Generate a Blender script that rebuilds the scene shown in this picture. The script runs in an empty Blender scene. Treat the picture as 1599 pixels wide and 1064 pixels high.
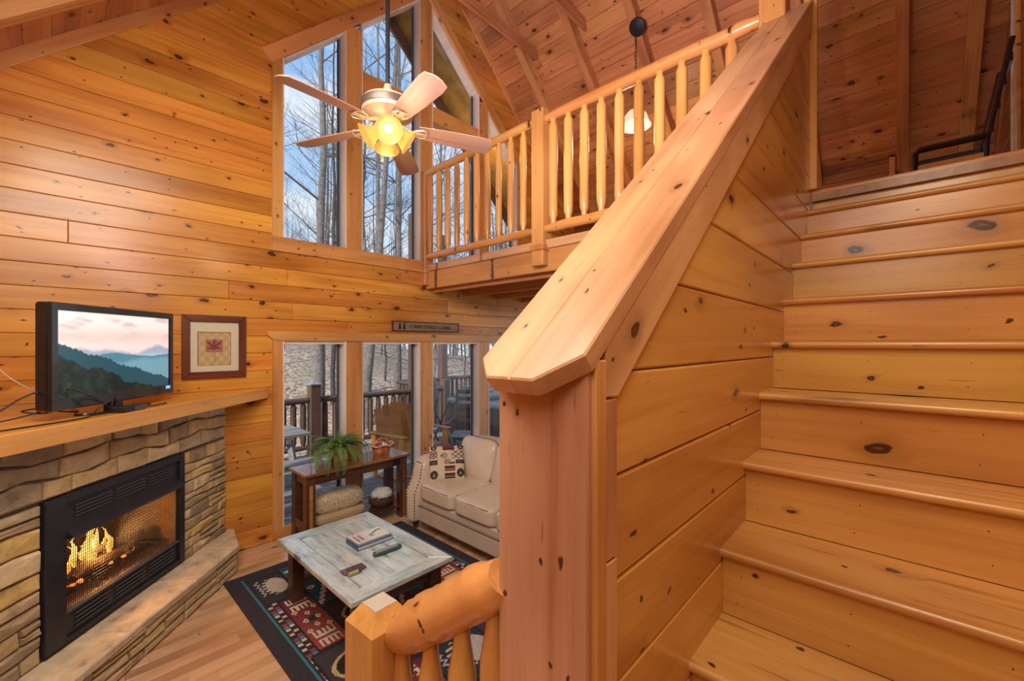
import bpy, bmesh, math, random
import numpy as np
from mathutils import Vector, Matrix
random.seed(7)
PI = math.pi
C = bpy.context.scene.collection
S = bpy.context.scene

# ------------------------------------------------------------------ camera, world, lights, exposure
CAMH = 1.91
cd = bpy.data.cameras.new('camera'); cam = bpy.data.objects.new('camera', cd); C.objects.link(cam)
cd.sensor_width = 36; cd.lens = 665/1599*36; cd.shift_y = 5/1599; cd.clip_start = .02; cd.clip_end = 400
cam.location = (0, 0, CAMH); cam.rotation_euler = (PI/2, 0, math.radians(-47.13))
S.camera = cam
S.view_settings.view_transform = 'Standard'; S.view_settings.look = 'None'
S.view_settings.gamma = 1; S.view_settings.use_curve_mapping = False
S.view_settings.exposure = 0.0

wd = bpy.data.worlds.new('sky'); S.world = wd; wd.use_nodes = True
nt = wd.node_tree; nt.nodes.clear()
def N(nt, t, **k):
    n = nt.nodes.new(t)
    for a, b in k.items():
        if a.startswith('i_'):
            n.inputs[a[2:].replace('_', ' ')].default_value = b
        else: setattr(n, a, b)
    return n
def L(nt, a, b): nt.links.new(a, b)
def ramp(nt, src, stops, interp='LINEAR'):
    r = N(nt, 'ShaderNodeValToRGB'); r.color_ramp.interpolation = interp
    e = r.color_ramp.elements
    while len(e) > 1: e.remove(e[-1])
    for i, (p, c) in enumerate(stops):
        if not isinstance(c, (tuple, list)): c = (c, c, c)
        if i == 0: e[0].position = p; e[0].color = (*c, 1)
        else: x = e.new(p); x.color = (*c, 1)
    L(nt, src, r.inputs['Fac']); return r.outputs['Color']
tc = N(nt, 'ShaderNodeTexCoord'); sp = N(nt, 'ShaderNodeSeparateXYZ'); L(nt, tc.outputs['Generated'], sp.inputs[0])
grad = ramp(nt, sp.outputs['Z'], [(0.0, (.80, .84, .88)), (.12, (.74, .83, .93)), (.30, (.45, .64, .90)), (.6, (.25, .46, .82)), (1, (.18, .36, .72))])
mp = N(nt, 'ShaderNodeMapping'); mp.inputs['Scale'].default_value = (1, 1, 2.2); L(nt, tc.outputs['Generated'], mp.inputs[0])
nz = N(nt, 'ShaderNodeTexNoise'); nz.inputs['Scale'].default_value = 3.4; nz.inputs['Detail'].default_value = 7; nz.inputs['Roughness'].default_value = .55
L(nt, mp.outputs[0], nz.inputs['Vector'])
cl = ramp(nt, nz.outputs['Fac'], [(.50, 0), (.66, .9)])
mx = N(nt, 'ShaderNodeMixRGB'); L(nt, cl, mx.inputs[0]); L(nt, grad, mx.inputs[1]); mx.inputs[2].default_value = (.95, .95, .96, 1)
bg = N(nt, 'ShaderNodeBackground'); bg.inputs['Strength'].default_value = 1.2; L(nt, mx.outputs[0], bg.inputs[0])
wo = N(nt, 'ShaderNodeOutputWorld'); L(nt, bg.outputs[0], wo.inputs[0])

def light(name, kind, loc, energy, color, size=.5, rot=None, target=None, sizey=None):
    d = bpy.data.lights.new(name, kind); d.energy = energy; d.color = color
    if kind == 'AREA':
        d.size = size
        if sizey: d.shape = 'RECTANGLE'; d.size_y = sizey
    elif kind == 'SUN': d.angle = size
    else: d.shadow_soft_size = size
    o = bpy.data.objects.new(name, d); C.objects.link(o); o.location = loc
    if target is not None: o.rotation_euler = (Vector(target)-Vector(loc)).to_track_quat('-Z', 'Y').to_euler()
    return o
light('sun', 'SUN', (0, 0, 20), 4.0, (1, .93, .84), .03, target=(16, 4, 8))
light('fill_above_landing', 'AREA', (-.3, .2, 3.0), 18, (1, .88, .74), 1.2, target=(1.2, 1.6, 1.6))  # added soft fill for the post, cap and landing side, no real fixture
light('fill_living', 'AREA', (.2, 1.7, 3.6), 64, (1, .93, .80), 1.4, target=(1.3, 3.4, 0))  # invented fill that brightens the living area and lower wall
light('fill_to_vault', 'AREA', (.6, .95, 3.0), 34, (1, .84, .98), .8, target=(3.9, 3.0, 6.2))  # added pinkish fill thrown up at the vault
sp_l = light('vault_fill_spot', 'SPOT', (.6, .95, 3.0), 330, (1, .88, .92), .3, target=(4.5, 2.8, 5.6)); sp_l.data.spot_size = math.radians(78); sp_l.data.spot_blend = .9  # extra spot added only to brighten the right ceiling slope
light('fill_stair', 'AREA', (.6, -.2, 3.5), 19, (1, .80, .55), .6, target=(2.0, .1, 1.4))  # invented warm fill over the stairs
light('eave_fill', 'POINT', (4.9, 5.1, 5.0), 25, (1, .62, .15), .05)  # unseen amber point added to make the eave soffit glow

# ------------------------------------------------------------------ materials
MATS = {}
def mat_base(name):
    m = bpy.data.materials.new(name); m.use_nodes = True; nt = m.node_tree; nt.nodes.clear()
    o = N(nt, 'ShaderNodeOutputMaterial'); b = N(nt, 'ShaderNodeBsdfPrincipled'); L(nt, b.outputs[0], o.inputs[0])
    MATS[name] = m
    return m, nt, b
def plain(name, col, rough=.5, metal=0, var=.0, scale=20, bump=0, rnd=0, coat=0, spec=.5, coord='Object'):
    m, nt, b = mat_base(name)
    b.inputs['Roughness'].default_value = rough; b.inputs['Metallic'].default_value = metal
    b.inputs['Coat Weight'].default_value = coat; b.inputs['Specular IOR Level'].default_value = spec
    t = N(nt, 'ShaderNodeTexCoord')
    n = N(nt, 'ShaderNodeTexNoise'); n.inputs['Scale'].default_value = scale; n.inputs['Detail'].default_value = 5
    L(nt, t.outputs[coord], n.inputs['Vector'])
    lo = tuple(max(0, c*(1-var)) for c in col); hi = tuple(min(1, c*(1+var)) for c in col)
    c = ramp(nt, n.outputs['Fac'], [(.3, lo), (.7, hi)])
    if rnd:
        oi = N(nt, 'ShaderNodeObjectInfo'); mr = N(nt, 'ShaderNodeMapRange'); L(nt, oi.outputs['Random'], mr.inputs[0])
        mr.inputs['To Min'].default_value = 1-rnd; mr.inputs['To Max'].default_value = 1+rnd
        h = N(nt, 'ShaderNodeHueSaturation'); L(nt, mr.outputs[0], h.inputs['Value']); L(nt, c, h.inputs['Color']); c = h.outputs[0]
    L(nt, c, b.inputs['Base Color'])
    if bump:
        bp = N(nt, 'ShaderNodeBump'); bp.inputs['Strength'].default_value = bump; bp.inputs['Distance'].default_value = .01
        L(nt, n.outputs['Fac'], bp.inputs['Height']); L(nt, bp.outputs[0], b.inputs['Normal'])
    return m
def emis(name, col, s):
    m, nt, b = mat_base(name); b.inputs['Base Color'].default_value = (*col, 1)
    b.inputs['Emission Color'].default_value = (*col, 1); b.inputs['Emission Strength'].default_value = s; return m
def pine(name, light_c, dark_c, rough=.32, knots=.5, axis='X', ks=1.0, rnd=.14, coat=.15, knotcol=(.045, .012, .006), gs=1.0, streak=0):
    """knotty pine: grain runs along the object's own long axis, every board gets its own offset and tone"""
    m, nt, b = mat_base(name)
    t = N(nt, 'ShaderNodeTexCoord'); oi = N(nt, 'ShaderNodeObjectInfo')
    sep = N(nt, 'ShaderNodeSeparateXYZ'); L(nt, t.outputs['Object'], sep.inputs[0])
    a = {'X': (0, 1, 2), 'Y': (1, 0, 2), 'Z': (2, 0, 1)}[axis]
    along, w1, w2 = (sep.outputs[i] for i in a)
    def math_(op, x, y=None, z=None):
        n = N(nt, 'ShaderNodeMath', operation=op)
        for i, v in enumerate((x, y, z)):
            if v is None: continue
            if isinstance(v, (int, float)): n.inputs[i].default_value = v
            else: L(nt, v, n.inputs[i])
        return n.outputs[0]
    r = oi.outputs['Random']
    al = math_('MULTIPLY_ADD', r, 37.7, along); ww = math_('MULTIPLY_ADD', r, 91.3, w1)
    # knots: 2D cells across the face of the board
    kc = N(nt, 'ShaderNodeCombineXYZ'); L(nt, math_('MULTIPLY', al, 3.6/ks), kc.inputs[0]); L(nt, math_('MULTIPLY', ww, 6.0/ks), kc.inputs[1]); L(nt, math_('MULTIPLY', w2, 6.0/ks), kc.inputs[2])
    wob = N(nt, 'ShaderNodeTexNoise'); wob.inputs['Scale'].default_value = 3.6; L(nt, kc.outputs[0], wob.inputs['Vector'])
    wv = N(nt, 'ShaderNodeVectorMath', operation='MULTIPLY_ADD'); L(nt, wob.outputs['Color'], wv.inputs[0]); wv.inputs[1].default_value = (.22, .22, .22); L(nt, kc.outputs[0], wv.inputs[2])
    vo = N(nt, 'ShaderNodeTexVoronoi'); vo.voronoi_dimensions = '3D'; vo.inputs['Scale'].default_value = 1; L(nt, wv.outputs[0], vo.inputs['Vector'])
    if axis == 'X':
        vo.voronoi_dimensions = '2D'
    cs = N(nt, 'ShaderNodeSeparateColor'); L(nt, vo.outputs['Color'], cs.inputs[0])
    gate = math_('LESS_THAN', cs.outputs[0], knots)
    size = math_('MULTIPLY_ADD', math_('POWER', cs.outputs[1], 2.2), .11, .035)
    dn = math_('DIVIDE', vo.outputs['Distance'], size)           # 1 at the knot's rim
    core = ramp(nt, dn, [(.0, .55), (.45, 1), (.8, .95), (1.0, 0)])
    core = math_('MULTIPLY', core, gate)
    sv = N(nt, 'ShaderNodeTexVoronoi'); sv.voronoi_dimensions = vo.voronoi_dimensions if axis != 'X' else '2D'; sv.inputs['Scale'].default_value = 2.1; L(nt, wv.outputs[0], sv.inputs['Vector'])
    sc_ = N(nt, 'ShaderNodeSeparateColor'); L(nt, sv.outputs['Color'], sc_.inputs[0])
    small = math_('MULTIPLY', ramp(nt, sv.outputs['Distance'], [(.05, 1), (.09, 0)]), math_('LESS_THAN', sc_.outputs[0], knots*.26))
    core = math_('MAXIMUM', core, small)
    halo = math_('MULTIPLY', ramp(nt, math_('MULTIPLY', dn, .33), [(.25, 1), (.9, 0)]), gate)
    # grain bends round the knots
    bend = math_('MULTIPLY', halo, .9)
    gc = N(nt, 'ShaderNodeCombineXYZ')
    L(nt, math_('MULTIPLY', al, .9*gs), gc.inputs[0]); L(nt, math_('ADD', math_('MULTIPLY', ww, 15*gs), bend), gc.inputs[1]); L(nt, math_('MULTIPLY', w2, 15*gs), gc.inputs[2])
    g1 = N(nt, 'ShaderNodeTexNoise'); g1.inputs['Scale'].default_value = 1.0; g1.inputs['Detail'].default_value = 3; g1.inputs['Distortion'].default_value = .7; L(nt, gc.outputs[0], g1.inputs['Vector'])
    gf = N(nt, 'ShaderNodeVectorMath', operation='MULTIPLY'); L(nt, gc.outputs[0], gf.inputs[0]); gf.inputs[1].default_value = (3, 7, 7)
    g2 = N(nt, 'ShaderNodeTexNoise'); g2.inputs['Scale'].default_value = 1.0; g2.inputs['Detail'].default_value = 2; L(nt, gf.outputs[0], g2.inputs['Vector'])
    gm = math_('ADD', math_('MULTIPLY', g1.outputs['Fac'], .72), math_('MULTIPLY', g2.outputs['Fac'], .28))
    base = ramp(nt, gm, [(.30, dark_c), (.48, tuple((x*2+y)/3 for x, y in zip(light_c, dark_c))), (.62, light_c)])
    tk = N(nt, 'ShaderNodeVectorMath', operation='MULTIPLY'); L(nt, gc.outputs[0], tk.inputs[0]); tk.inputs[1].default_value = (9, 5, 5)
    tn_ = N(nt, 'ShaderNodeTexNoise'); tn_.inputs['Scale'].default_value = 1; tn_.inputs['Detail'].default_value = 1; L(nt, tk.outputs[0], tn_.inputs['Vector'])
    tm_ = N(nt, 'ShaderNodeMixRGB'); L(nt, math_('MULTIPLY', ramp(nt, tn_.outputs['Fac'], [(.73, 0), (.79, 1)]), .5), tm_.inputs[0]); L(nt, base, tm_.inputs[1]); tm_.inputs[2].default_value = tuple(.35*x for x in dark_c)+(1,); base = tm_.outputs[0]
    if streak:
        st = N(nt, 'ShaderNodeVectorMath', operation='MULTIPLY'); L(nt, gc.outputs[0], st.inputs[0]); st.inputs[1].default_value = (2.6, 1.6, 1)
        g3 = N(nt, 'ShaderNodeTexNoise'); g3.inputs['Scale'].default_value = 1; g3.inputs['Detail'].default_value = 3; L(nt, st.outputs[0], g3.inputs['Vector'])
        sm = N(nt, 'ShaderNodeMixRGB'); L(nt, math_('MULTIPLY', ramp(nt, g3.outputs['Fac'], [(.60, 0), (.70, 1)]), streak), sm.inputs[0]); L(nt, base, sm.inputs[1]); sm.inputs[2].default_value = (.13, .06, .02, 1); base = sm.outputs[0]
    hs = N(nt, 'ShaderNodeHueSaturation')
    mr = N(nt, 'ShaderNodeMapRange'); L(nt, r, mr.inputs[0]); mr.inputs['To Min'].default_value = 1-rnd; mr.inputs['To Max'].default_value = 1+rnd*.8
    L(nt, mr.outputs[0], hs.inputs['Value']); L(nt, base, hs.inputs['Color'])
    rr = math_('FRACT', math_('MULTIPLY', r, 17.3)); mr2 = N(nt, 'ShaderNodeMapRange'); L(nt, rr, mr2.inputs[0]); mr2.inputs['To Min'].default_value = .492; mr2.inputs['To Max'].default_value = .508
    L(nt, mr2.outputs[0], hs.inputs['Hue'])
    pc_ = N(nt, 'ShaderNodeVectorMath', operation='MULTIPLY'); L(nt, gc.outputs[0], pc_.inputs[0]); pc_.inputs[1].default_value = (.8, .12, .12)
    pn_ = N(nt, 'ShaderNodeTexNoise'); pn_.inputs['Scale'].default_value = 1; pn_.inputs['Detail'].default_value = 2; L(nt, pc_.outputs[0], pn_.inputs['Vector'])
    pm_ = N(nt, 'ShaderNodeMixRGB', blend_type='MULTIPLY'); pm_.inputs[0].default_value = 1; L(nt, hs.outputs[0], pm_.inputs[1]); L(nt, ramp(nt, pn_.outputs['Fac'], [(.33, (.74, .66, .60)), (.5, (1, 1, 1)), (.7, (1.1, 1.13, 1.1))]), pm_.inputs[2])
    m1 = N(nt, 'ShaderNodeMixRGB'); L(nt, math_('MULTIPLY', halo, .5), m1.inputs[0]); L(nt, pm_.outputs[0], m1.inputs[1]); m1.inputs[2].default_value = tuple(.45*x for x in dark_c)+(1,)
    m2 = N(nt, 'ShaderNodeMixRGB'); L(nt, math_('MULTIPLY', core, .95), m2.inputs[0]); L(nt, m1.outputs[0], m2.inputs[1]); m2.inputs[2].default_value = (*knotcol, 1)
    L(nt, m2.outputs[0], b.inputs['Base Color'])
    b.inputs['Roughness'].default_value = rough; b.inputs['Coat Weight'].default_value = coat; b.inputs['Coat Roughness'].default_value = .16
    bp = N(nt, 'ShaderNodeBump'); bp.inputs['Strength'].default_value = .12; bp.inputs['Distance'].default_value = .004
    L(nt, gm, bp.inputs['Height']); L(nt, bp.outputs[0], b.inputs['Normal'])
    return m
def painted(name, rough=.5, attr='Col', emit=0, bump=0, metal=0):
    m, nt, b = mat_base(name); a = N(nt, 'ShaderNodeAttribute', attribute_name=attr)
    L(nt, a.outputs['Color'], b.inputs['Base Color']); b.inputs['Roughness'].default_value = rough
    if emit: L(nt, a.outputs['Color'], b.inputs['Emission Color']); b.inputs['Emission Strength'].default_value = emit
    if bump:
        n = N(nt, 'ShaderNodeTexNoise'); n.inputs['Scale'].default_value = 300; t = N(nt, 'ShaderNodeTexCoord'); L(nt, t.outputs['Object'], n.inputs['Vector'])
        bp = N(nt, 'ShaderNodeBump'); bp.inputs['Strength'].default_value = bump; bp.inputs['Distance'].default_value = .004
        L(nt, n.outputs['Fac'], bp.inputs['Height']); L(nt, bp.outputs[0], b.inputs['Normal'])
    return m

WALLP = pine('wall_pine', (.76, .34, .062), (.55, .185, .024), rough=.27, knots=.5)
CEILP = pine('ceiling_pine', (.66, .30, .12), (.42, .155, .055), rough=.36, knots=.55, ks=1.0, rnd=.18)
LOFTP = pine('loft_shade_pine', (.34, .12, .032), (.19, .055, .015), rough=.36, knots=.6, rnd=.16)  # dimness of the unlit loft is put into this pine's colour
STAIRP = pine('stair_pine', (.69, .375, .105), (.56, .265, .062), rough=.26, knots=.5, ks=1.35, rnd=.07, coat=.12)
TREADP = pine('tread_pine', (.70, .38, .115), (.54, .255, .065), rough=.24, knots=.35, ks=1.3, rnd=.06, coat=.2, streak=.5)
TRIMP = pine('trim_pine', (.74, .37, .12), (.58, .26, .075), rough=.34, knots=.28, ks=.6, rnd=.06)
CAPP = pine('cap_pine', (.72, .41, .22), (.56, .28, .13), rough=.38, knots=.2, ks=.7, rnd=.05, gs=1.6)
RAFTP = pine('rafter_pine', (.62, .29, .11), (.40, .15, .05), rough=.4, knots=.3, ks=.8, rnd=.1)
LOGZ = pine('log_pine_upright', (.80, .42, .13), (.62, .26, .06), rough=.28, knots=.35, axis='Z', ks=.5, rnd=.07, coat=.3)
LOGX = pine('log_pine_level', (.80, .40, .12), (.60, .25, .055), rough=.28, knots=.30, axis='X', ks=.55, rnd=.05, coat=.3)
FLOORP = pine('oak_floor', (.70, .43, .26), (.54, .31, .17), rough=.17, knots=.05, rnd=.12, coat=.5, gs=1.3)
DARKW = pine('dark_table_wood', (.115, .045, .022), (.045, .018, .012), rough=.3, knots=.1, rnd=.12, coat=.3)
GAPM = plain('dark_gap', (.035, .014, .007), .9)
WALNUT = pine('console_top_wood', (.40, .17, .07), (.14, .05, .025), rough=.12, knots=.1, rnd=.3, coat=.7)
DECKP = pine('weathered_deck', (.30, .29, .28), (.17, .165, .165), rough=.75, knots=.1, rnd=.15, coat=0)
BROWNW = pine('brown_stained_log', (.16, .085, .06), (.09, .045, .035), rough=.6, knots=.1, axis='Z', rnd=.1, coat=0)
BROWNX = pine('brown_stained_rail', (.16, .10, .085), (.09, .055, .05), rough=.45, knots=.1, axis='X', rnd=.1, coat=0)
ORANGEW = pine('orange_chair_wood', (.58, .25, .05), (.40, .15, .025), rough=.4, knots=.1, rnd=.15)
MAHOG = pine('mahogany_frame', (.17, .045, .02), (.10, .025, .012), rough=.35, knots=0, rnd=.03)
GREYW = pine('weathered_grey_wood', (.34, .23, .15), (.20, .13, .085), rough=.8, knots=.1, rnd=.1, coat=0)
BLACK = plain('black_plastic', (.012, .012, .014), .22, coat=.4)
BLACKM = plain('black_matte', (.016, .015, .02), .55, var=.2)
INSERT = plain('black_enamel', (.018, .018, .028), .42, var=.25, scale=8, bump=.05)
LOUVR = plain('louvre_grey', (.07, .07, .085), .45)
BRASSY = plain('antique_cream_metal', (.62, .47, .30), .42, metal=.35, var=.15)
IRON = plain('dark_iron', (.03, .03, .035), .5, metal=.6)
STEEL = plain('steel', (.55, .55, .55), .3, metal=.9)
WHITEJ = plain('white_jamb', (.62, .60, .60), .5, var=.08)
JAMBP = pine('pale_jamb_pine', (.88, .78, .70), (.76, .62, .52), rough=.45, knots=.25, ks=.5, axis='Z', rnd=.05)
SASH = plain('dark_sash', (.05, .055, .06), .5)
SASHB = plain('grey_blue_sash', (.22, .27, .33), .5)
LEATHER = plain('cream_leather', (.66, .56, .45), .33, var=.06, scale=5, bump=.06, coat=.1)
LEATHERD = plain('taupe_leather', (.60, .49, .40), .42, var=.07, scale=5, bump=.06)
PIPING = plain('dark_piping', (.10, .09, .085), .5)
NAIL = plain('bronze_nailhead', (.10, .065, .04), .35, metal=.8)
CERAM = plain('red_glaze', (.26, .035, .02), .12, var=.4, scale=14, coat=.8)
COPPER = plain('terracotta_glaze', (.50, .17, .07), .22, var=.55, scale=24, bump=.35, coat=.5)
CREAMG = plain('cream_glaze_rim', (.75, .62, .52), .2, coat=.5)
FERN = plain('fern_green', (.13, .24, .045), .5, var=.6, scale=14, rnd=.35)
FERNS = plain('fern_stem', (.16, .20, .05), .6)
SOIL = plain('soil', (.03, .02, .012), .9)
FUR = plain('cream_fur', (.66, .54, .38), .9, var=.35, scale=60, bump=.6)
BEIGEF = plain('beige_cloth', (.50, .36, .20), .9, var=.1, scale=80, bump=.2)
WOOL = plain('white_wool', (.80, .79, .76), .95, var=.08, scale=90, bump=.6)
WICKER = plain('wicker', (.10, .05, .03), .6, var=.4, scale=50, bump=.4)
MORTAR = plain('mortar', (.13, .10, .065), .95, var=.2, scale=40, bump=.3)
FIREBR = plain('firebox_panel', (.34, .24, .17), .9, var=.25, scale=12, bump=.3)
CHAR = plain('charred_log', (.09, .05, .03), .9, var=.7, scale=18, bump=.8)
BOOKB = plain('blue_book_cover', (.05, .12, .36), .35)
PAPER = plain('book_pages', (.72, .70, .66), .8)
SPINE = plain('grey_book_board', (.20, .22, .26), .5)
REMOTE = plain('remote_shell', (.045, .10, .12), .3, coat=.2)
KEYS = plain('remote_keys', (.42, .50, .52), .5)
PHONER = plain('plum_case', (.28, .03, .09), .35)
GOLDC = plain('olive_lighter', (.42, .40, .13), .3, coat=.4)
WCORD = plain('white_cable', (.70, .62, .48), .45)
TUBG = plain('grey_tub_shell', (.36, .39, .40), .35)
TUBC = plain('grey_cover', (.30, .32, .34), .6, var=.2)
SKIRT = plain('brown_tub_skirt', (.09, .045, .035), .4, var=.4, scale=4)
SOFFIT = plain('amber_soffit', (.36, .20, .045), .7, var=.35, scale=5)
BARK = plain('grey_bark', (.20, .175, .16), .95, var=.35, scale=9, bump=.6)
BARKD = plain('dark_bark', (.09, .078, .074), .95, var=.35, scale=9, bump=.4)
EVERG = plain('evergreen', (.10, .15, .05), .8, var=.4, scale=3)
METALF = plain('tub_water_pipe', (.4, .4, .4), .4, metal=.6)
CHARCOAL = plain('charcoal_fabric', (.05, .05, .055), .8)

def leafmat():
    m, nt, b = mat_base('leaf_litter'); t = N(nt, 'ShaderNodeTexCoord')
    v = N(nt, 'ShaderNodeTexVoronoi'); v.inputs['Scale'].default_value = 16; L(nt, t.outputs['Object'], v.inputs['Vector'])
    s = N(nt, 'ShaderNodeSeparateColor'); L(nt, v.outputs['Color'], s.inputs[0])
    c = ramp(nt, s.outputs[0], [(0, (.16, .10, .07)), (.3, (.36, .22, .15)), (.55, (.52, .35, .25)), (.8, (.62, .47, .36)), (1, (.25, .24, .13))])
    n = N(nt, 'ShaderNodeTexNoise'); n.inputs['Scale'].default_value = .5; n.inputs['Detail'].default_value = 5; L(nt, t.outputs['Object'], n.inputs['Vector'])
    mm = N(nt, 'ShaderNodeMixRGB'); L(nt, ramp(nt, n.outputs['Fac'], [(.5, 0), (.66, .6)]), mm.inputs[0]); L(nt, c, mm.inputs[1]); mm.inputs[2].default_value = (.28, .27, .17, 1)
    L(nt, mm.outputs[0], b.inputs['Base Color']); b.inputs['Roughness'].default_value = 1
    bp = N(nt, 'ShaderNodeBump'); bp.inputs['Strength'].default_value = .6; L(nt, s.outputs[0], bp.inputs['Height']); L(nt, bp.outputs[0], b.inputs['Normal'])
    return m
LEAVES = leafmat()
def stonemat(name, cols, bump=.5):
    m, nt, b = mat_base(name); t = N(nt, 'ShaderNodeTexCoord'); oi = N(nt, 'ShaderNodeObjectInfo')
    v = N(nt, 'ShaderNodeVectorMath', operation='ADD'); L(nt, t.outputs['Object'], v.inputs[0]); cx = N(nt, 'ShaderNodeMath', operation='MULTIPLY'); L(nt, oi.outputs['Random'], cx.inputs[0]); cx.inputs[1].default_value = 50; L(nt, cx.outputs[0], v.inputs[1])
    n = N(nt, 'ShaderNodeTexNoise'); n.inputs['Scale'].default_value = 9; n.inputs['Detail'].default_value = 8; n.inputs['Roughness'].default_value = .62; L(nt, v.outputs[0], n.inputs['Vector'])
    base = ramp(nt, oi.outputs['Random'], [(i/(len(cols)-1), c) for i, c in enumerate(cols)])
    k = ramp(nt, n.outputs['Fac'], [(.28, .55), (.42, 1.05), (.7, 1.5)])
    mu = N(nt, 'ShaderNodeMixRGB', blend_type='MULTIPLY'); mu.inputs[0].default_value = 1; L(nt, base, mu.inputs[1]); L(nt, k, mu.inputs[2])
    L(nt, mu.outputs[0], b.inputs['Base Color']); b.inputs['Roughness'].default_value = .8
    bp = N(nt, 'ShaderNodeBump'); bp.inputs['Strength'].default_value = bump; bp.inputs['Distance'].default_value = .02; L(nt, n.outputs['Fac'], bp.inputs['Height']); L(nt, bp.outputs[0], b.inputs['Normal'])
    return m
STONE = stonemat('ledge_stone', [(.52, .36, .16), (.30, .22, .14), (.55, .40, .20), (.42, .30, .18), (.60, .46, .27), (.25, .19, .13), (.50, .38, .22), (.56, .38, .12)])
SLAB = stonemat('hearth_slab_stone', [(.50, .39, .26), (.56, .45, .32), (.46, .34, .21)], .35)
def tabletop():
    m, nt, b = mat_base('whitewashed_planks'); t = N(nt, 'ShaderNodeTexCoord'); oi = N(nt, 'ShaderNodeObjectInfo')
    v = N(nt, 'ShaderNodeVectorMath', operation='ADD'); L(nt, t.outputs['Object'], v.inputs[0]); cx = N(nt, 'ShaderNodeMath', operation='MULTIPLY'); L(nt, oi.outputs['Random'], cx.inputs[0]); cx.inputs[1].default_value = 50; L(nt, cx.outputs[0], v.inputs[1])
    mpp = N(nt, 'ShaderNodeMapping'); mpp.inputs['Scale'].default_value = (3.5, 16, 5); L(nt, v.outputs[0], mpp.inputs[0])
    n = N(nt, 'ShaderNodeTexNoise'); n.inputs['Scale'].default_value = 1; n.inputs['Detail'].default_value = 6; n.inputs['Roughness'].default_value = .65; L(nt, mpp.outputs[0], n.inputs['Vector'])
    c = ramp(nt, n.outputs['Fac'], [(.30, (.15, .12, .10)), (.37, (.34, .42, .44)), (.50, (.52, .62, .65)), (.68, (.72, .76, .76))])
    L(nt, c, b.inputs['Base Color']); b.inputs['Roughness'].default_value = .2; b.inputs['Coat Weight'].default_value = .9; b.inputs['Coat Roughness'].default_value = .12
    return m
WHITEW = tabletop()
def glassmat(name, tint=(1, 1, 1), rough=0):
    m = bpy.data.materials.new(name); m.use_nodes = True; nt = m.node_tree; nt.nodes.clear()
    o = N(nt, 'ShaderNodeOutputMaterial'); tr = N(nt, 'ShaderNodeBsdfTransparent'); tr.inputs[0].default_value = (*tint, 1)
    gl = N(nt, 'ShaderNodeBsdfGlossy'); gl.inputs['Roughness'].default_value = rough
    fr = N(nt, 'ShaderNodeFresnel'); fr.inputs[0].default_value = 1.45
    ge = N(nt, 'ShaderNodeNewGeometry'); bf = N(nt, 'ShaderNodeMath', operation='SUBTRACT'); bf.inputs[0].default_value = 1; L(nt, ge.outputs['Backfacing'], bf.inputs[1])
    fm = N(nt, 'ShaderNodeMath', operation='MULTIPLY'); L(nt, fr.outputs[0], fm.inputs[0]); L(nt, bf.outputs[0], fm.inputs[1])
    mx = N(nt, 'ShaderNodeMixShader'); L(nt, fm.outputs[0], mx.inputs[0]); L(nt, tr.outputs[0], mx.inputs[1]); L(nt, gl.outputs[0], mx.inputs[2]); L(nt, mx.outputs[0], o.inputs[0])
    return m
GLASS = glassmat('window_glass', (.96, .98, .99))
def shademat(name, col, s):
    m, nt, b = mat_base(name); b.inputs['Base Color'].default_value = (.42, .24, .06, 1); b.inputs['Roughness'].default_value = .3
    b.inputs['Emission Color'].default_value = (*col, 1); b.inputs['Emission Strength'].default_value = s; return m
SHADE = shademat('amber_glass_shade', (1, .50, .09), .55)
BULB = emis('lit_bulb', (1, .88, .6), 3)
SHADE2 = shademat('lit_pendant_glass', (1, .82, .55), .85)
def flame():
    m, nt, b = mat_base('flame'); t = N(nt, 'ShaderNodeTexCoord'); s = N(nt, 'ShaderNodeSeparateXYZ'); L(nt, t.outputs['Generated'], s.inputs[0])
    c = ramp(nt, s.outputs['Z'], [(0, (.9, .25, .03)), (.3, (1, .55, .16)), (.7, (1, .42, .07)), (1, (.8, .16, .01))])
    b.inputs['Base Color'].default_value = (0, 0, 0, 1); L(nt, c, b.inputs['Emission Color']); b.inputs['Emission Strength'].default_value = 3.2
    return m
FLAME = flame()
EMBER = emis('ember', (1, .22, .04), 2.0)

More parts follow.
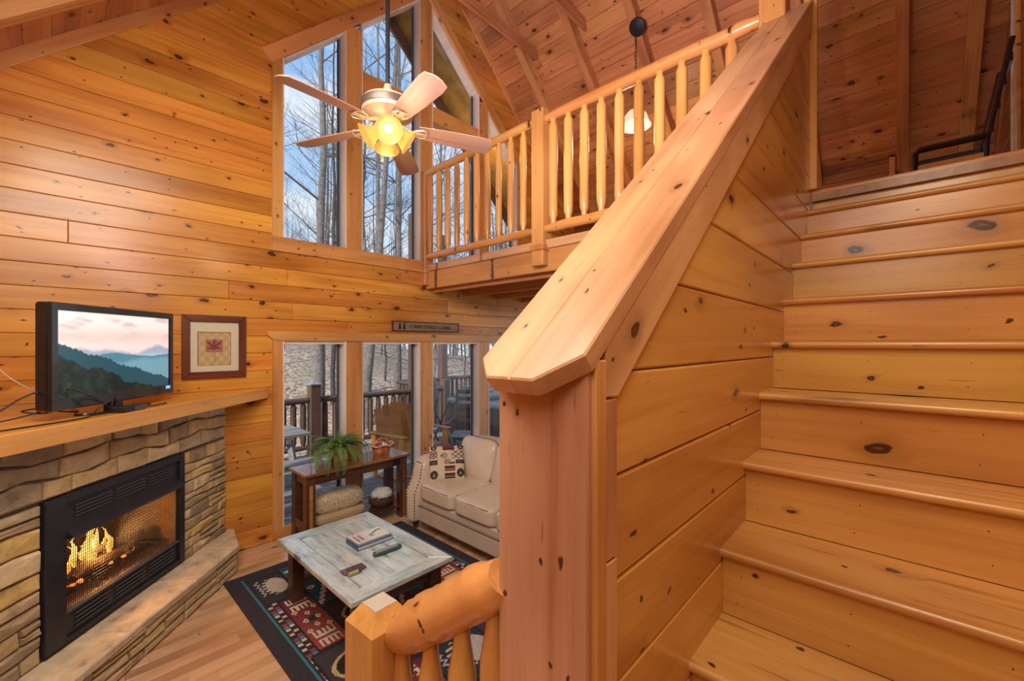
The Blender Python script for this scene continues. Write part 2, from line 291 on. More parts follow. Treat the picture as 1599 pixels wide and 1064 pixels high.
# ------------------------------------------------------------------ mesh toolkit
def frame(o, x, z):
    x = Vector(x).normalized(); z = Vector(z); z = (z - x*z.dot(x)).normalized(); y = z.cross(x)
    M = Matrix((x, y, z)).transposed().to_4x4(); M.translation = Vector(o); return M
T_ = Matrix.Translation
def RZ(a): return Matrix.Rotation(a, 4, 'Z')
WM = {}
def link(name, mesh, parent=None, M=None, mat=None):
    o = bpy.data.objects.new(name, mesh); C.objects.link(o)
    M = M if M is not None else Matrix.Identity(4)
    if mat is not None and mesh is not None and len(mesh.materials) == 0: mesh.materials.append(mat)
    WM[o.name] = M
    if parent is not None:
        o.parent = parent; o.matrix_basis = WM[parent.name].inverted() @ M
    else: o.matrix_basis = M
    return o
class B:
    def __init__(s): s.bm = bmesh.new()
    def _x(s, vs, M):
        if M is not None:
            for v in vs: v.co = M @ v.co
    def box(s, a, b, bev=0, M=None, seg=1):
        a, b = [min(p, q) for p, q in zip(a, b)], [max(p, q) for p, q in zip(a, b)]
        r = bmesh.ops.create_cube(s.bm, size=1); vs = r['verts']
        for v in vs: v.co = Vector([(a[i]+b[i])/2 + v.co[i]*(b[i]-a[i]) for i in range(3)])
        if bev:
            es = {e for v in vs for e in v.link_edges}
            r = bmesh.ops.bevel(s.bm, geom=list(es), offset=bev, segments=seg, affect='EDGES', profile=.5)
            vs = list({v for f in r['faces'] for v in f.verts} | {v for v in vs if v.is_valid})
        s._x(vs, M); return s
    def poly(s, pts, z0, z1, M=None, cham=0, top=True):
        """prism on polygon pts (2D) from z0 up to z1, chamfered at z1"""
        n = len(pts); rings = [[(x, y, z0) for x, y in pts]]
        if cham:
            rings.append([(x, y, z1-cham) for x, y in pts]); ip = inset(pts, cham); rings.append([(x, y, z1) for x, y in ip])
        else: rings.append([(x, y, z1) for x, y in pts])
        V = [[s.bm.verts.new(p) for p in r] for r in rings]
        for a, b in zip(V, V[1:]):
            for i in range(n): s.bm.faces.new((a[i], a[(i+1) % n], b[(i+1) % n], b[i]))
        s.bm.faces.new(V[-1]); s.bm.faces.new(V[0][::-1])
        s._x([v for r in V for v in r], M); return s
    def tube(s, pts, rad, n=8, caps=True, M=None, flat=None):
        pts = [Vector(p) for p in pts]; k = len(pts)
        if not isinstance(rad, (list, tuple)): rad = [rad]*k
        rings = []; up = None
        for i, p in enumerate(pts):
            d = (pts[min(i+1, k-1)]-pts[max(i-1, 0)])
            if d.length < 1e-9: d = Vector((0, 0, 1))
            d.normalize()
            if up is None:
                up = Vector((0, 0, 1)) if abs(d.z) < .9 else Vector((1, 0, 0))
            u = (up - d*up.dot(d))
            if u.length < 1e-6: u = d.orthogonal()
            u.normalize(); w = d.cross(u); up = u
            r = rad[i]; ru, rw = (r, r) if flat is None else (r*flat, r)
            rings.append([s.bm.verts.new(p + u*math.cos(2*PI*j/n)*ru + w*math.sin(2*PI*j/n)*rw) for j in range(n)])
        for a, b in zip(rings, rings[1:]):
            for j in range(n): s.bm.faces.new((a[j], a[(j+1) % n], b[(j+1) % n], b[j]))
        if caps and n > 2: s.bm.faces.new(rings[0][::-1]); s.bm.faces.new(rings[-1])
        s._x([v for r in rings for v in r], M); return s
    def lathe(s, prof, n=20, M=None, sx=1, sy=1, wob=None, caps=True):
        rings = []
        for i, (r, z) in enumerate(prof):
            rings.append([s.bm.verts.new((max(r, 1e-4)*math.cos(2*PI*j/n)*sx*(1+(wob(i, j) if wob else 0)), max(r, 1e-4)*math.sin(2*PI*j/n)*sy*(1+(wob(i, j) if wob else 0)), z)) for j in range(n)])
        for a, b in zip(rings, rings[1:]):
            for j in range(n): s.bm.faces.new((a[j], a[(j+1) % n], b[(j+1) % n], b[j]))
        if caps: s.bm.faces.new(rings[0][::-1]); s.bm.faces.new(rings[-1])
        s._x([v for r in rings for v in r], M); return s
    def cushion(s, sx, sy, sz, e=.25, n=14, M=None, puff=.0, noise=0, seedv=0):
        """pillow shaped block, half sizes sx sy sz"""
        rnd = random.Random(seedv); ph = [rnd.uniform(0, 6) for _ in range(6)]
        npre = len(s.bm.verts)
        r = bmesh.ops.create_cube(s.bm, size=2); vs = r['verts']; es = list({x for v in vs for x in v.link_edges})
        bmesh.ops.subdivide_edges(s.bm, edges=es, cuts=n, use_grid_fill=True)
        allv = list(s.bm.verts)[npre:]
        p = 2/e
        for v in allv:
            x, y, z = v.co
            l = (abs(x)**p+abs(y)**p+abs(z)**p)**(1/p)
            x, y, z = x/l, y/l, z/l
            f = 1+puff*(1-x*x)*(1-y*y)
            dz = noise*(math.sin(x*7+ph[0]+2*y)*math.sin(y*5+ph[1])+.5*math.sin(x*13+ph[2])*math.sin(y*11+ph[3]))
            v.co = Vector((x*sx, y*sy, z*sz*f + dz*(1 if z > 0 else -.3)))
        s._x(allv, M); return s
    def mesh(s, name, smooth=35, mat=None):
        m = bpy.data.meshes.new(name); bmesh.ops.recalc_face_normals(s.bm, faces=s.bm.faces); s.bm.to_mesh(m); s.bm.free()
        if smooth:
            m.polygons.foreach_set('use_smooth', [True]*len(m.polygons)); m.set_sharp_from_angle(angle=math.radians(smooth))
        if mat: m.materials.append(mat)
        return m
    def add(s, name, mat, parent=None, M=None, smooth=35):
        """mesh is in local coordinates of M"""
        return link(name, s.mesh(name, smooth), parent, M, mat)
def inset(pts, c):
    n = len(pts); area = sum(pts[i][0]*pts[(i+1) % n][1]-pts[(i+1) % n][0]*pts[i][1] for i in range(n))
    sg = 1 if area > 0 else -1; out = []
    for i in range(n):
        p0, p1, p2 = Vector(pts[i-1]), Vector(pts[i]), Vector(pts[(i+1) % n])
        d1 = (p1-p0); d2 = (p2-p1)
        if d1.length < 1e-7 or d2.length < 1e-7: out.append(tuple(p1)); continue
        d1.normalize(); d2.normalize()
        n1 = Vector((-d1.y, d1.x))*sg; n2 = Vector((-d2.y, d2.x))*sg; b = n1+n2
        k = max(.35, 1+n1.dot(n2)); out.append(tuple(p1+b*(c/k)))
    return out
def clip(pts, a, b, c):
    """keep a*x+b*y<=c"""
    out = []
    for i in range(len(pts)):
        p, q = pts[i], pts[(i+1) % len(pts)]; dp = a*p[0]+b*p[1]-c; dq = a*q[0]+b*q[1]-c
        if dp <= 1e-9: out.append(p)
        if (dp < -1e-9 and dq > 1e-9) or (dp > 1e-9 and dq < -1e-9):
            t = dp/(dp-dq); out.append((p[0]+(q[0]-p[0])*t, p[1]+(q[1]-p[1])*t))
    res = []
    for p in out:
        if not res or math.hypot(p[0]-res[-1][0], p[1]-res[-1][1]) > 1e-4: res.append(p)
    if len(res) > 1 and math.hypot(res[0][0]-res[-1][0], res[0][1]-res[-1][1]) < 1e-4: res.pop()
    return res
def parea(p): return abs(sum(p[i][0]*p[(i+1) % len(p)][1]-p[(i+1) % len(p)][0]*p[i][1] for i in range(len(p)))/2)
CACHE = {}
def plank(parent, F, pts, mat, T=.02, cham=.004, name='plank'):
    """one board: pts in frame F (x along the grain), its face at F's z=0"""
    x0 = min(p[0] for p in pts); y0 = min(p[1] for p in pts)
    q = [(p[0]-x0, p[1]-y0) for p in pts]; key = (tuple((round(a, 3), round(b, 3)) for a, b in q), mat.name, T, cham)
    if key not in CACHE:
        CACHE[key] = B().poly(q, -T, 0, cham=cham).mesh(name, 0, mat)
    return link(name, CACHE[key], parent, F @ T_((x0, y0, 0)))
def rect(x0, y0, x1, y1): return [(x0, y0), (x1, y0), (x1, y1), (x0, y1)]
def rows(parent, F, x0, x1, y0, y1, h, mat, clips=(), joint=(2.4, 4.2), T=.02, cham=.004, phase=0, name='plank', minlen=.02):
    """courses of boards with staggered butt joints, clipped by half planes"""
    k = math.floor((y0-phase)/h)
    while phase+k*h < y1-1e-6:
        a, b = max(y0, phase+k*h), min(y1, phase+(k+1)*h); k += 1
        if b-a < .008: continue
        x = x0; cuts = [x0]
        if joint:
            x = x0 + random.uniform(.3, joint[1])
            while x < x1-.4: cuts.append(x); x += random.uniform(*joint)
        cuts.append(x1)
        for p, q in zip(cuts, cuts[1:]):
            P = rect(p+.0008, a+.0012, q-.0008, b-.0012)
            for cpl in clips: P = clip(P, *cpl) if len(P) > 2 else P
            if len(P) < 3 or parea(P) < minlen*.02: continue
            plank(parent, F, P, mat, T, cham, name)
def empty(name, M, label=None, cat=None, group=None, kind=None):
    o = link(name, None, None, M); tag(o, label, cat, group, kind); return o
def tag(o, label=None, cat=None, group=None, kind=None):
    if label: o['label'] = label
    if cat: o['category'] = cat
    if group: o['group'] = group
    if kind: o['kind'] = kind
    return o
def dup(o, M, label=None, group=None):
    kids = [c for c in o.children]
    r = o.copy(); C.objects.link(r); r.matrix_basis = M; WM[r.name] = M
    if label: r['label'] = label
    if group: r['group'] = group
    for c in kids:
        d = c.copy(); C.objects.link(d); d.parent = r; WM[d.name] = M @ c.matrix_basis
        for g in c.children:
            e = g.copy(); C.objects.link(e); e.parent = d; WM[e.name] = WM[d.name] @ g.matrix_basis
    return r
def grid(name, w, h, nx, ny, fn, mat, parent=None, M=None, zfn=None):
    """flat printed/woven surface, colour per small cell"""
    xs = np.linspace(0, w, nx+1); ys = np.linspace(0, h, ny+1)
    X, Y = np.meshgrid(xs, ys); Z = zfn(X, Y) if zfn else np.zeros_like(X)
    v = np.stack([X, Y, Z], -1).reshape(-1, 3)
    i = np.arange(nx)[None, :]+(np.arange(ny)*(nx+1))[:, None]; f = np.stack([i, i+1, i+nx+2, i+nx+1], -1).reshape(-1, 4)
    m = bpy.data.meshes.new(name); m.from_pydata(v.tolist(), [], f.tolist())
    cx, cy = np.meshgrid((xs[1:]+xs[:-1])/2, (ys[1:]+ys[:-1])/2)
    col = fn(cx, cy).reshape(-1, 3); col = np.concatenate([col, np.ones((len(col), 1))], 1)
    a = m.attributes.new('Col', 'FLOAT_COLOR', 'FACE'); a.data.foreach_set('color', col.astype(np.float32).ravel())
    if zfn: m.polygons.foreach_set('use_smooth', [True]*len(m.polygons))
    return link(name, m, parent, M, mat)
ID = Matrix.Identity(4)
Z = (0, 0, 1)

# ------------------------------------------------------------------ dimensions
W = 4.5                       # inner face of the window wall (plane y = W)
XR, ZR, SL = 3.235, 7.22, .96 # ridge
ZL = 2.885                    # loft floor
XL, XK = -1.2, 6.5            # left wall, knee wall of the loft
YE = -.68                      # end wall behind the stairs
PH = .330-.1655*2
WX = [1.53, 2.265, 3.23, 4.235, 4.96]
def head(x): return 6.35-SL*abs(x-XR)

# ------------------------------------------------------------------ window wall
wb = empty('wall_back', T_((1.5, W, 0)), 'tall knotty pine plank wall holding the windows, fireplace corner and sign', 'wall', kind='structure')
FW = frame((0, W, 0), (1, 0, 0), (0, -1, 0))   # local y = z up? (z x x) -> see below
# frame(): y = z cross x = (0,-1,0)x(1,0,0) = (0,0,1)
roofL = (-SL, 1, ZR-SL*XR); roofR = (SL, 1, ZR+SL*XR)
top = 7.3
rows(wb, FW, XL, 1.46, PH, 1.985, .1655, WALLP, phase=PH, joint=(2.4, 3))
rows(wb, FW, XL, 6.9, 1.985, 2.8125, .1655, WALLP, phase=PH, joint=(2.0, 3.4), clips=[(SL, 1, ZR+SL*XR)])
ZS = PH+.1655*29
rows(wb, FW, XL, 1.46, 2.8125, ZS, .1655, WALLP, [roofL], phase=PH, joint=None)
rows(wb, FW, XL, XR, ZS, top, .1655, WALLP, [roofL, (SL, -1, -(6.44-SL*XR))], phase=PH, joint=None)
rows(wb, FW, XR, 6.9, ZS, top, .1655, WALLP, [roofR, (-SL, -1, -(6.44+SL*XR))], phase=PH, joint=None)
rows(wb, FW, 5.02, 6.9, PH, 1.985, .1655, WALLP, phase=PH, joint=None)
rows(wb, FW, 5.02, 6.9, 2.8125, ZS, .1655, WALLP, [roofR], phase=PH, joint=None)
bk = B()   # structural core behind the boards
for P in ([(XL, 0), (1.48, 0), (1.48, 5.5), (XL, 2.95)], [(1.48, 1.97), (5.0, 1.97), (5.0, 2.84), (1.48, 2.84)], [(5.0, 0), (6.9, 0), (6.9, 3.7), (5.0, 5.5)],
          [(1.48, 4.70), (XR, 6.38), (XR, 7.2), (1.48, 5.52)], [(XR, 6.38), (4.98, 4.70), (4.98, 5.52), (XR, 7.2)], [(1.48, -.02), (5.0, -.02), (5.0, .03), (1.48, .03)]):
    bk.poly(P, -.15, -.021)
bk.add('wall_core', GAPM, wb, FW, 0)
# casings, mullions, sills
def board(parent, F, pts, T, mat=TRIMP, name='casing', back=0.0, cham=.004):
    """trim board standing T proud of F"""
    # choose long axis as x
    xs = [p[0] for p in pts]; ys = [p[1] for p in pts]
    if max(ys)-min(ys) > max(xs)-min(xs):
        F2 = F @ Matrix.Rotation(PI/2, 4, 'Z'); pts = [(p[1], -p[0]) for p in pts]
    else: F2 = F
    return plank(parent, F2 @ T_((0, 0, T)), pts, mat, T+back, cham, name)
def lin(p, q, w):
    """board along p->q, width w to the left side"""
    d = Vector((q[0]-p[0], q[1]-p[1])); L_ = d.length
    return L_, d.normalized()
def slope_board(parent, F, p, q, w, T, mat=TRIMP, name='casing', back=0, ends=(0, 0)):
    L_, d = lin(p, q, w); G = F @ T_((p[0], p[1], 0)) @ Matrix.Rotation(math.atan2(d.y, d.x), 4, 'Z')
    return plank(parent, G @ T_((0, 0, T)), [(0, 0), (L_, 0), (L_+ends[1], w), (ends[0], w)], mat, T+back, .004, name)
for x in WX[1:4]:
    hz = 6.3-SL*abs(x-XR)
    board(wb, FW, rect(x-.09, 2.9, x+.09, hz+.05), .012, back=.12, name='mullion')
    board(wb, FW, rect(x-.095, .1, x+.095, 1.94), .012, back=.12, name='mullion')
board(wb, FW, rect(1.434, 2.81, 1.53, 4.72), .02); board(wb, FW, rect(4.95, 2.81, 5.04, 4.72), .02)
board(wb, FW, rect(1.44, 0, 1.53, 1.95), .02); board(wb, FW, rect(4.96, 0, 5.05, 1.95), .02)
board(wb, FW, [(1.46, 1.935), (5.04, 1.935), (5.10, 1.985), (5.10, 2.03), (1.39, 2.03), (1.39, 1.995)], .028, name='head_casing')
board(wb, FW, rect(1.434, 2.81, 5.04, 2.955), .022, name='sill_casing')
board(wb, FW, rect(1.44, .0, 5.05, .115), .022, name='sill_casing')
slope_board(wb, FW, (1.434, 4.625), (XR, 6.352), .132, .024); slope_board(wb, FW, (XR, 6.352), (5.04, 4.62), .132, .024)
slope_board(wb, FW, (XL, ZR-SL*(XR-XL)-.12), (XR, ZR-.12), .09, .018, name='rake_trim'); slope_board(wb, FW, (XR, ZR-.12), (6.9, ZR-SL*(6.9-XR)-.12), .09, .018, name='rake_trim')
for (a, b) in ((1, 2), (2, 3)): board(wb, FW, rect(WX[a]+.085, 4.78, WX[b]-.085, 4.98), .01, back=.12, name='transom_bar')
# windows
wn = 0
def window(x0, x1, z0, zt0, zt1, transom=None):
    """opening polygon from z0 to a sloped head zt0..zt1: jamb liner, dark sash edge, pane"""
    global wn; wn += 1
    M = T_(((x0+x1)/2, W+.1, z0)); w = empty('window_%d' % wn, M, kind='structure')
    F = frame((0, W+.06, 0), (1, 0, 0), (0, -1, 0))
    j = B(); j.box((x0-.001, -.02, z0), (x0+.012, .13, zt0)); j.box((x1-.012, -.02, z0), (x1+.001, .13, zt1)); link('jamb', j.mesh('jamb', 0), w, T_((0, W, 0)), JAMBP)
    s = B(); t = .03
    s.box((x0+.012, .10, z0), (x0+t, .14, zt0)); s.box((x1-t, .10, z0), (x1-.012, .14, zt1)); s.box((x0, .10, z0), (x1, .14, z0+t*.7)); link('sash', s.mesh('sash', 0), w, T_((0, W, 0)), SASHB)
    hd = B().poly([(x0, zt0), (x0, zt0-.035), (x1, zt1-.035), (x1, zt1)], -.14, 0); link('head_jamb', hd.mesh('head_jamb', 0), w, frame((0, W+.0, 0), (1, 0, 0), (0, -1, 0)), JAMBP)
    st = B().box((x1-.05, .09, z0), (x1-.03, .105, zt1)); link('sash_stop', st.mesh('sash_stop', 0), w, T_((0, W, 0)), SASH)
    parts = [(z0, None)]
    g = B(); P = [(x0, z0+.01), (x1, z0+.01), (x1, zt1-.01), (x0, zt0-.01)]
    if transom:
        g1 = [(x0, z0+.01), (x1, z0+.01), (x1, transom[0]), (x0, transom[0])]; g2 = [(x0, transom[1]), (x1, transom[1]), (x1, zt1-.01), (x0, zt0-.01)]
        for q in (g1, g2): b_ = B().poly(q, -.003, .003); link('pane', b_.mesh('pane', 0), w, frame((0, W+.12, 0), (1, 0, 0), (0, -1, 0)), GLASS)
    else:
        g.poly(P, -.003, .003); link('pane', g.mesh('pane', 0), w, frame((0, W+.12, 0), (1, 0, 0), (0, -1, 0)), GLASS)
edges = [(1.53, 2.175), (2.355, 3.14), (3.32, 4.145), (4.325, 4.95)]
for i, (a, b) in enumerate(edges): window(a, b, 2.955, head(a), head(b), (4.78, 4.98) if i in (1, 2) else None)
for a, b in [(1.53, 2.17), (2.36, 3.135), (3.325, 4.14), (4.33, 4.96)]: window(a, b, .115, 1.94, 1.94)

# ------------------------------------------------------------------ ceiling
ce = empty('ceiling', T_((XR, 2, ZR)), 'steep vaulted ceiling of knotty pine boards with exposed rafters', 'ceiling', kind='structure')
ang = math.atan(SL); cl_ = math.hypot(1, SL)
FR = frame((XR, W, ZR), (0, -1, 0), (-SL, 0, -1))    # local y runs along the slope
FL = frame((XR, YE, ZR), (0, 1, 0), (SL, 0, -1))
def sgn(F): return 1 if (F @ Vector((0, 1, 0)) - F @ Vector((0, 0, 0))).z < 0 else -1
for F, ln, dark in ((FR, (6.95-XR)*cl_, True), (FL, (XR-XL)*cl_, False)):
    assert sgn(F) == 1 or True
    s = sgn(F)
    LY = W-YE
    if s == 1: rows(ce, F, 0, LY, 0, ln, .19, CEILP, joint=(2.2, 3.6), phase=.07)
    else: rows(ce, F, 0, LY, -ln, 0, .19, CEILP, joint=(2.2, 3.6), phase=.07)
deckb = B().poly([(XL-.1, ZR-SL*(XR-XL+.1)+.03), (XR, ZR+.03), (7.0, ZR-SL*(7-XR)+.03), (7.0, ZR-SL*(7-XR)+.16), (XR, ZR+.18), (XL-.1, ZR-SL*(XR-XL+.1)+.18)], -(W+.16), 3.0)
deckb.add('roof_deck', GAPM, ce, frame((0, 0, 0), (1, 0, 0), (0, -1, 0)), 0)
RY = [3.77, 2.98, 2.20, 1.43, .67, -.115, -.60]
def rafter(y, side):
    pts = [(0, 0), ((6.9-XR)*cl_ if side > 0 else (XR-XL)*cl_, 0)]
    d = Vector((1, 0, -SL)) if side > 0 else Vector((-1, 0, -SL))
    F = frame((XR, y if side < 0 else y+.10, ZR), d, (0, 1, 0) if side < 0 else (0, -1, 0))
    Lr = (6.9-XR)*cl_ if side > 0 else (XR-XL)*cl_
    # local y of F should point out of the room; board lies on the room side of the boards
    up = (F.to_3x3() @ Vector((0, 1, 0))).z > 0
    ys = (-.16, 0) if up else (0, .16)
    b = B().box((0, ys[0], -.10), (Lr, ys[1], 0), .004); b.add('rafter', RAFTP, ce, F, 0)
for y in RY: rafter(y, 1); rafter(y, -1)
for y in RY[:5]:
    h = (ZR-5.98)/SL
    b = B().box((-h, -.035, -.15), (h, 0, 0), .004); b.add('collar_tie', RAFTP, ce, T_((XR, y-.001, 5.98)), 0)
# gable overhang outside (amber soffit)
ov = empty('ceiling_eave', T_((XR, W+.6, ZR)), kind='structure')
for s in (-1, 1):
    b = B().box((0, -.55, 0), ((3.9)*cl_, .55, .04)); d = Vector((s, 0, -SL)); F = frame((XR, W+.15+.55, ZR-.02), d, (SL*s, 0, 1)); b.add('soffit', SOFFIT, ov, F, 0)
    b = B().box((0, -.02, -.18), ((3.9)*cl_, .02, .06)); b.add('fascia', BROWNX, ov, frame((XR, W+1.26, ZR-.02), d, (SL*s, 0, 1)), 0)

# ------------------------------------------------------------------ loft floor, end wall, knee wall
fl2 = empty('floor_loft', T_((5, 2, ZL)), kind='structure')
FX = frame((3.3, 0, ZL), (0, 1, 0), Z)   # x along +y, local y = z cross x = -x... -> mirrored rows
rows(fl2, frame((3.3, W, ZL), (0, -1, 0), Z), 0, W-.45, 0, 3.3, .15, TREADP, joint=(2, 3.4))
rows(fl2, frame((3.3, .45, ZL), (0, -1, 0), Z), 0, .45-YE, 0, 3.3, .15, TREADP, joint=None)
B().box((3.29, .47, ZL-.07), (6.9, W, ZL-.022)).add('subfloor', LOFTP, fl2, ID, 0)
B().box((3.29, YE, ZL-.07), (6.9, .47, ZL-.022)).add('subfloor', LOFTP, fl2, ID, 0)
for i in range(6):
    x = 3.30+.575*i
    B().box((0, -.02, -.25), (W-.55, .02, 0), .004).add('joist', RAFTP, fl2, frame((x+.03, .53, ZL-.072), (0, 1, 0), Z), 0)
# balcony edge
b_ = B().box((0, 0, -.26), (W-.62, .05, 0), .004); b_.add('edge_beam', TRIMP, fl2, frame((3.27, .6, ZL-.02), (0, 1, 0), Z), 0)
b_ = B().box((0, 0, -.085), (W-.62, .075, 0), .006); b_.add('edge_ledge', CAPP, fl2, frame((3.27, .6, ZL+.02), (0, 1, 0), Z), 0)
ke = empty('wall_right', T_((XK, 2, ZL)), kind='structure')
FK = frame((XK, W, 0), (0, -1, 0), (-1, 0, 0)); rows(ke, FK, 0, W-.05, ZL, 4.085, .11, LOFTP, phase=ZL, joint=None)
B().box((0, .0, -.02), (W-.05, .07, .02), .003).add('cap_rail', LOFTP, ke, FK @ T_((0, 4.03, 0)), 0)
B().box((0, .0, -.02), (1.17, .05, .02), .003).add('corner_trim', RAFTP, ke, FK @ T_((W-.10, ZL, 0)) @ Matrix.Rotation(PI/2, 4, 'Z'), 0)
ew = empty('wall_front', T_((4.5, YE, ZL)), kind='structure')
FE = frame((7.0, YE, 0), (-1, 0, 0), (0, 1, 0))
def ewrow():
    k = 0; z = 0.0
    while z < 7.1:
        z1 = min(z+.2, 7.18)
        xr = min(6.95, XR+(ZR-z)/SL); xr1 = min(6.95, XR+(ZR-z1)/SL); xl = max(.5, XR-(ZR-z)/SL); xl1 = max(.5, XR-(ZR-z1)/SL)
        P = [(7-xr, z), (7-xl, z), (7-xl1, z1), (7-xr1, z1)]
        m = (7-xr+7-xl)/2+random.uniform(-.8, .8)
        for Q in (clip(P, 1, 0, m), clip(P, -1, 0, -m)):
            if len(Q) > 2: plank(ew, FE, Q, LOFTP if z > ZL-.2 else STAIRP)  # loft level boards take the pine with shade in its colour
        z = z1
ewrow()
B().box((.5, -.15, 0), (6.95, -.021, 3.4)).add('wall_core', GAPM, ew, T_((0, YE, 0)), 0)
B().poly([(.5, 3.4), (6.9, 3.4), (6.9, 3.68), (XR, 7.2), (.5, 4.55)], .021, .15).add('wall_core', GAPM, ew, frame((0, YE, 0), (1, 0, 0), (0, -1, 0)), 0)
b_ = B().box((0, -.045, -.0), (1.9, .045, .03), .004); b_.add('door_casing', TRIMP, ew, frame((5.40, YE, ZL+.0), Z, (0, 1, 0)), 0)
b_ = B().box((0, -.012, -.0), (1.9, .012, .045), .003); b_.add('white_edge', WHITEJ, ew, frame((5.455, YE, ZL+.0), Z, (0, 1, 0)), 0)
slope_board(ew, FE, (7-6.9, ZR-SL*(6.9-XR)-.16), (7-XR, ZR-.16), .12, .02, mat=RAFTP, name='rake_trim')
# left wall, back walls of the part behind the camera
lw = empty('wall_left', T_((XL, 1, 0)), kind='structure')
FLW = frame((XL, -3, 0), (0, 1, 0), (1, 0, 0)); rows(lw, FLW, 0, 7.5, 0, 2.97, .1655, WALLP, joint=(2.4, 4), phase=PH)
B().box((XL-.15, -3.1, 0), (XL-.021, W, 3.0)).add('wall_core', GAPM, lw, ID, 0)
wb2 = B().box((XL-.15, -3.15, 0), (.7, -3.0, 4.8)); tag(wb2.add('wall_kitchen', WALLP, None, ID, 0), kind='structure')
wb3 = B().box((.5, -3.1, 0), (.65, YE-.15, 4.8)); tag(wb3.add('wall_hall', WALLP, None, ID, 0), kind='structure')

# ------------------------------------------------------------------ ground floor
fg = empty('floor', T_((1, 3, 0)), kind='structure')
k = 0; y = .9
while y < W-.001:
    y1 = min(y+.09, W); x = XL; rnd0 = random.uniform(.2, 1.2); cut = [XL, XL+rnd0]
    while cut[-1] < 3.6: cut.append(cut[-1]+random.uniform(.5, 1.3))
    for p, q in zip(cut, cut[1:]): plank(fg, frame((0, 0, 0), (1, 0, 0), Z), rect(p, y, q, y1), FLOORP, .018, .0016, 'floorboard')
    y = y1
B().box((XL-.1, -3, -.2), (7, W+.15, -.0185)).add('subfloor', FLOORP, fg, ID, 0)
B().box((3.6, .9, -.0185), (7, W, -.001)).add('subfloor', FLOORP, fg, ID, 0)

# ------------------------------------------------------------------ staircase
SX = [1.212, 1.484, 1.756, 1.985, 2.212, 2.441, 2.680, 2.915, 3.110, 3.300]
SZ = [1.016, 1.240, 1.470, 1.708, 1.921, 2.132, 2.342, 2.538, 2.722, 2.890]
SXX = [.735, .965]+SX; SZZ = [.618, .815]+SZ
st = empty('staircase', T_((1.8, -.05, 0)), 'varnished knotty pine staircase climbing to the loft on the right', 'stairs')
YS = .45
for i, (x, z) in enumerate(zip(SXX, SZZ)):
    zp = SZZ[i-1] if i else z-.2
    if i:   # riser under this tread's nosing
        P = rect(0, zp+.0022, YS-YE, z-.031)
        plank(st, frame((x+.028, YS, 0), (0, -1, 0), (-1, 0, 0)), P, STAIRP, .02, .001, 'riser')
    xe = SXX[i+1]+.03 if i+1 < len(SXX) else 3.42
    if i == 0: continue
    # tread: rounded nosing profile
    n = 6; prof = [(x+.016-.016*math.sin(PI*j/n), z-.016-.016*math.cos(PI*j/n)) for j in range(n+1)]
    prof = prof + [(xe, z), (xe, z-.032)]
    t = B().poly([(px_-x, pz-z) for px_, pz in prof], 0, YS-YE)
    F = frame((x, YS, z), (1, 0, 0), (0, -1, 0)) # local: x along run, y up, z toward -y
    # reorient so that the grain (local x) follows the width
    G = frame((x, YS, z), (0, -1, 0), Z)
    bm = t.bm
    for v in bm.verts:
        v.co = G.inverted() @ (F @ v.co)
    t.add('tread', TREADP, st, G, 40)
B().poly([(.76, .0), (3.4, .0), (3.4, 2.80), (3.30, 2.80), (.80, .55)], .0, .04).add('stringer', STAIRP, st, frame((0, YE+.0, 0), (1, 0, 0), (0, -1, 0)) @ T_((0, 0, -.045)), 0)
cc = B()
for i in range(1, len(SXX)): cc.box((SXX[i]+.049, YE+.001, SZZ[i-1]-.030), (SXX[i]+.056, YS-.001, SZZ[i]-.034))
cc.add('gap_backing', GAPM, st, ID, 0)  # unseen dark strips added behind the riser gaps to keep light out
nh = B(); rn = random.Random(4)
for i in range(2, len(SXX)):
    for yy in (YS-.05, YS-.33, YS-.62, YS-.90):
        for zz in (.25, .72): nh.lathe([(.0022, 0), (.0018, .0006)], 6, M=frame((SXX[i]+.0279, yy+rn.uniform(-.012, .012), SZZ[i-1]+zz*(SZZ[i]-.03-SZZ[i-1])), (0, -1, 0), (-1, 0, 0)))
tag(nh.add('nail_heads', BLACKM, st, ID, 0), kind='stuff')
# lower landing and the two steps down towards the newel
ld = empty('landing', T_((0, 0, 0)), 'pine landing at the foot of the stairs below the camera', 'landing')
rows(ld, frame((-.3, YE, .618), (1, 0, 0), Z), 0, 1.05, 0, .66-YE, .16, TREADP, joint=None, name='landing_board')
B().box((-.3, YE, .0), (.76, .64, .596)).add('landing_core', STAIRP, ld, ID, 0)
for k, (y0, z) in enumerate(((.66, .412), (.89, .206))):
    B().box((-.3, y0, z-.03), (.56, y0+.25, z), .008).add('tread', TREADP, ld, ID, 0)
    B().box((-.3, y0, 0), (.56, y0+.22, z-.031)).add('riser', STAIRP, ld, ID, 0)

# half wall beside the stairs with its sloping cap
hw = empty('wall_stair', T_((2, .55, 0)), 'knotty pine half wall rising beside the stairs under a wide sloping cap', 'wall', kind='structure')
CS = .848; C0 = 1.865; CX0 = .70         # underside of the cap: z = C0 + CS*(x-CX0)
FH = frame((0, YS, 0), (1, 0, 0), (0, -1, 0))   # local y = up
def caplow(off=0): return (-CS, 1, C0-CS*CX0-off)
rows(hw, FH, .775, 3.26, .0, 4.2, .22, STAIRP, [caplow(.005)], phase=1.19-.22*6, joint=None, cham=.006)
B().poly([(.72, 0), (3.28, 0), (3.28, 4.03), (.72, 1.86)], -.21, -.021).add('wall_core', GAPM, hw, FH, 0)
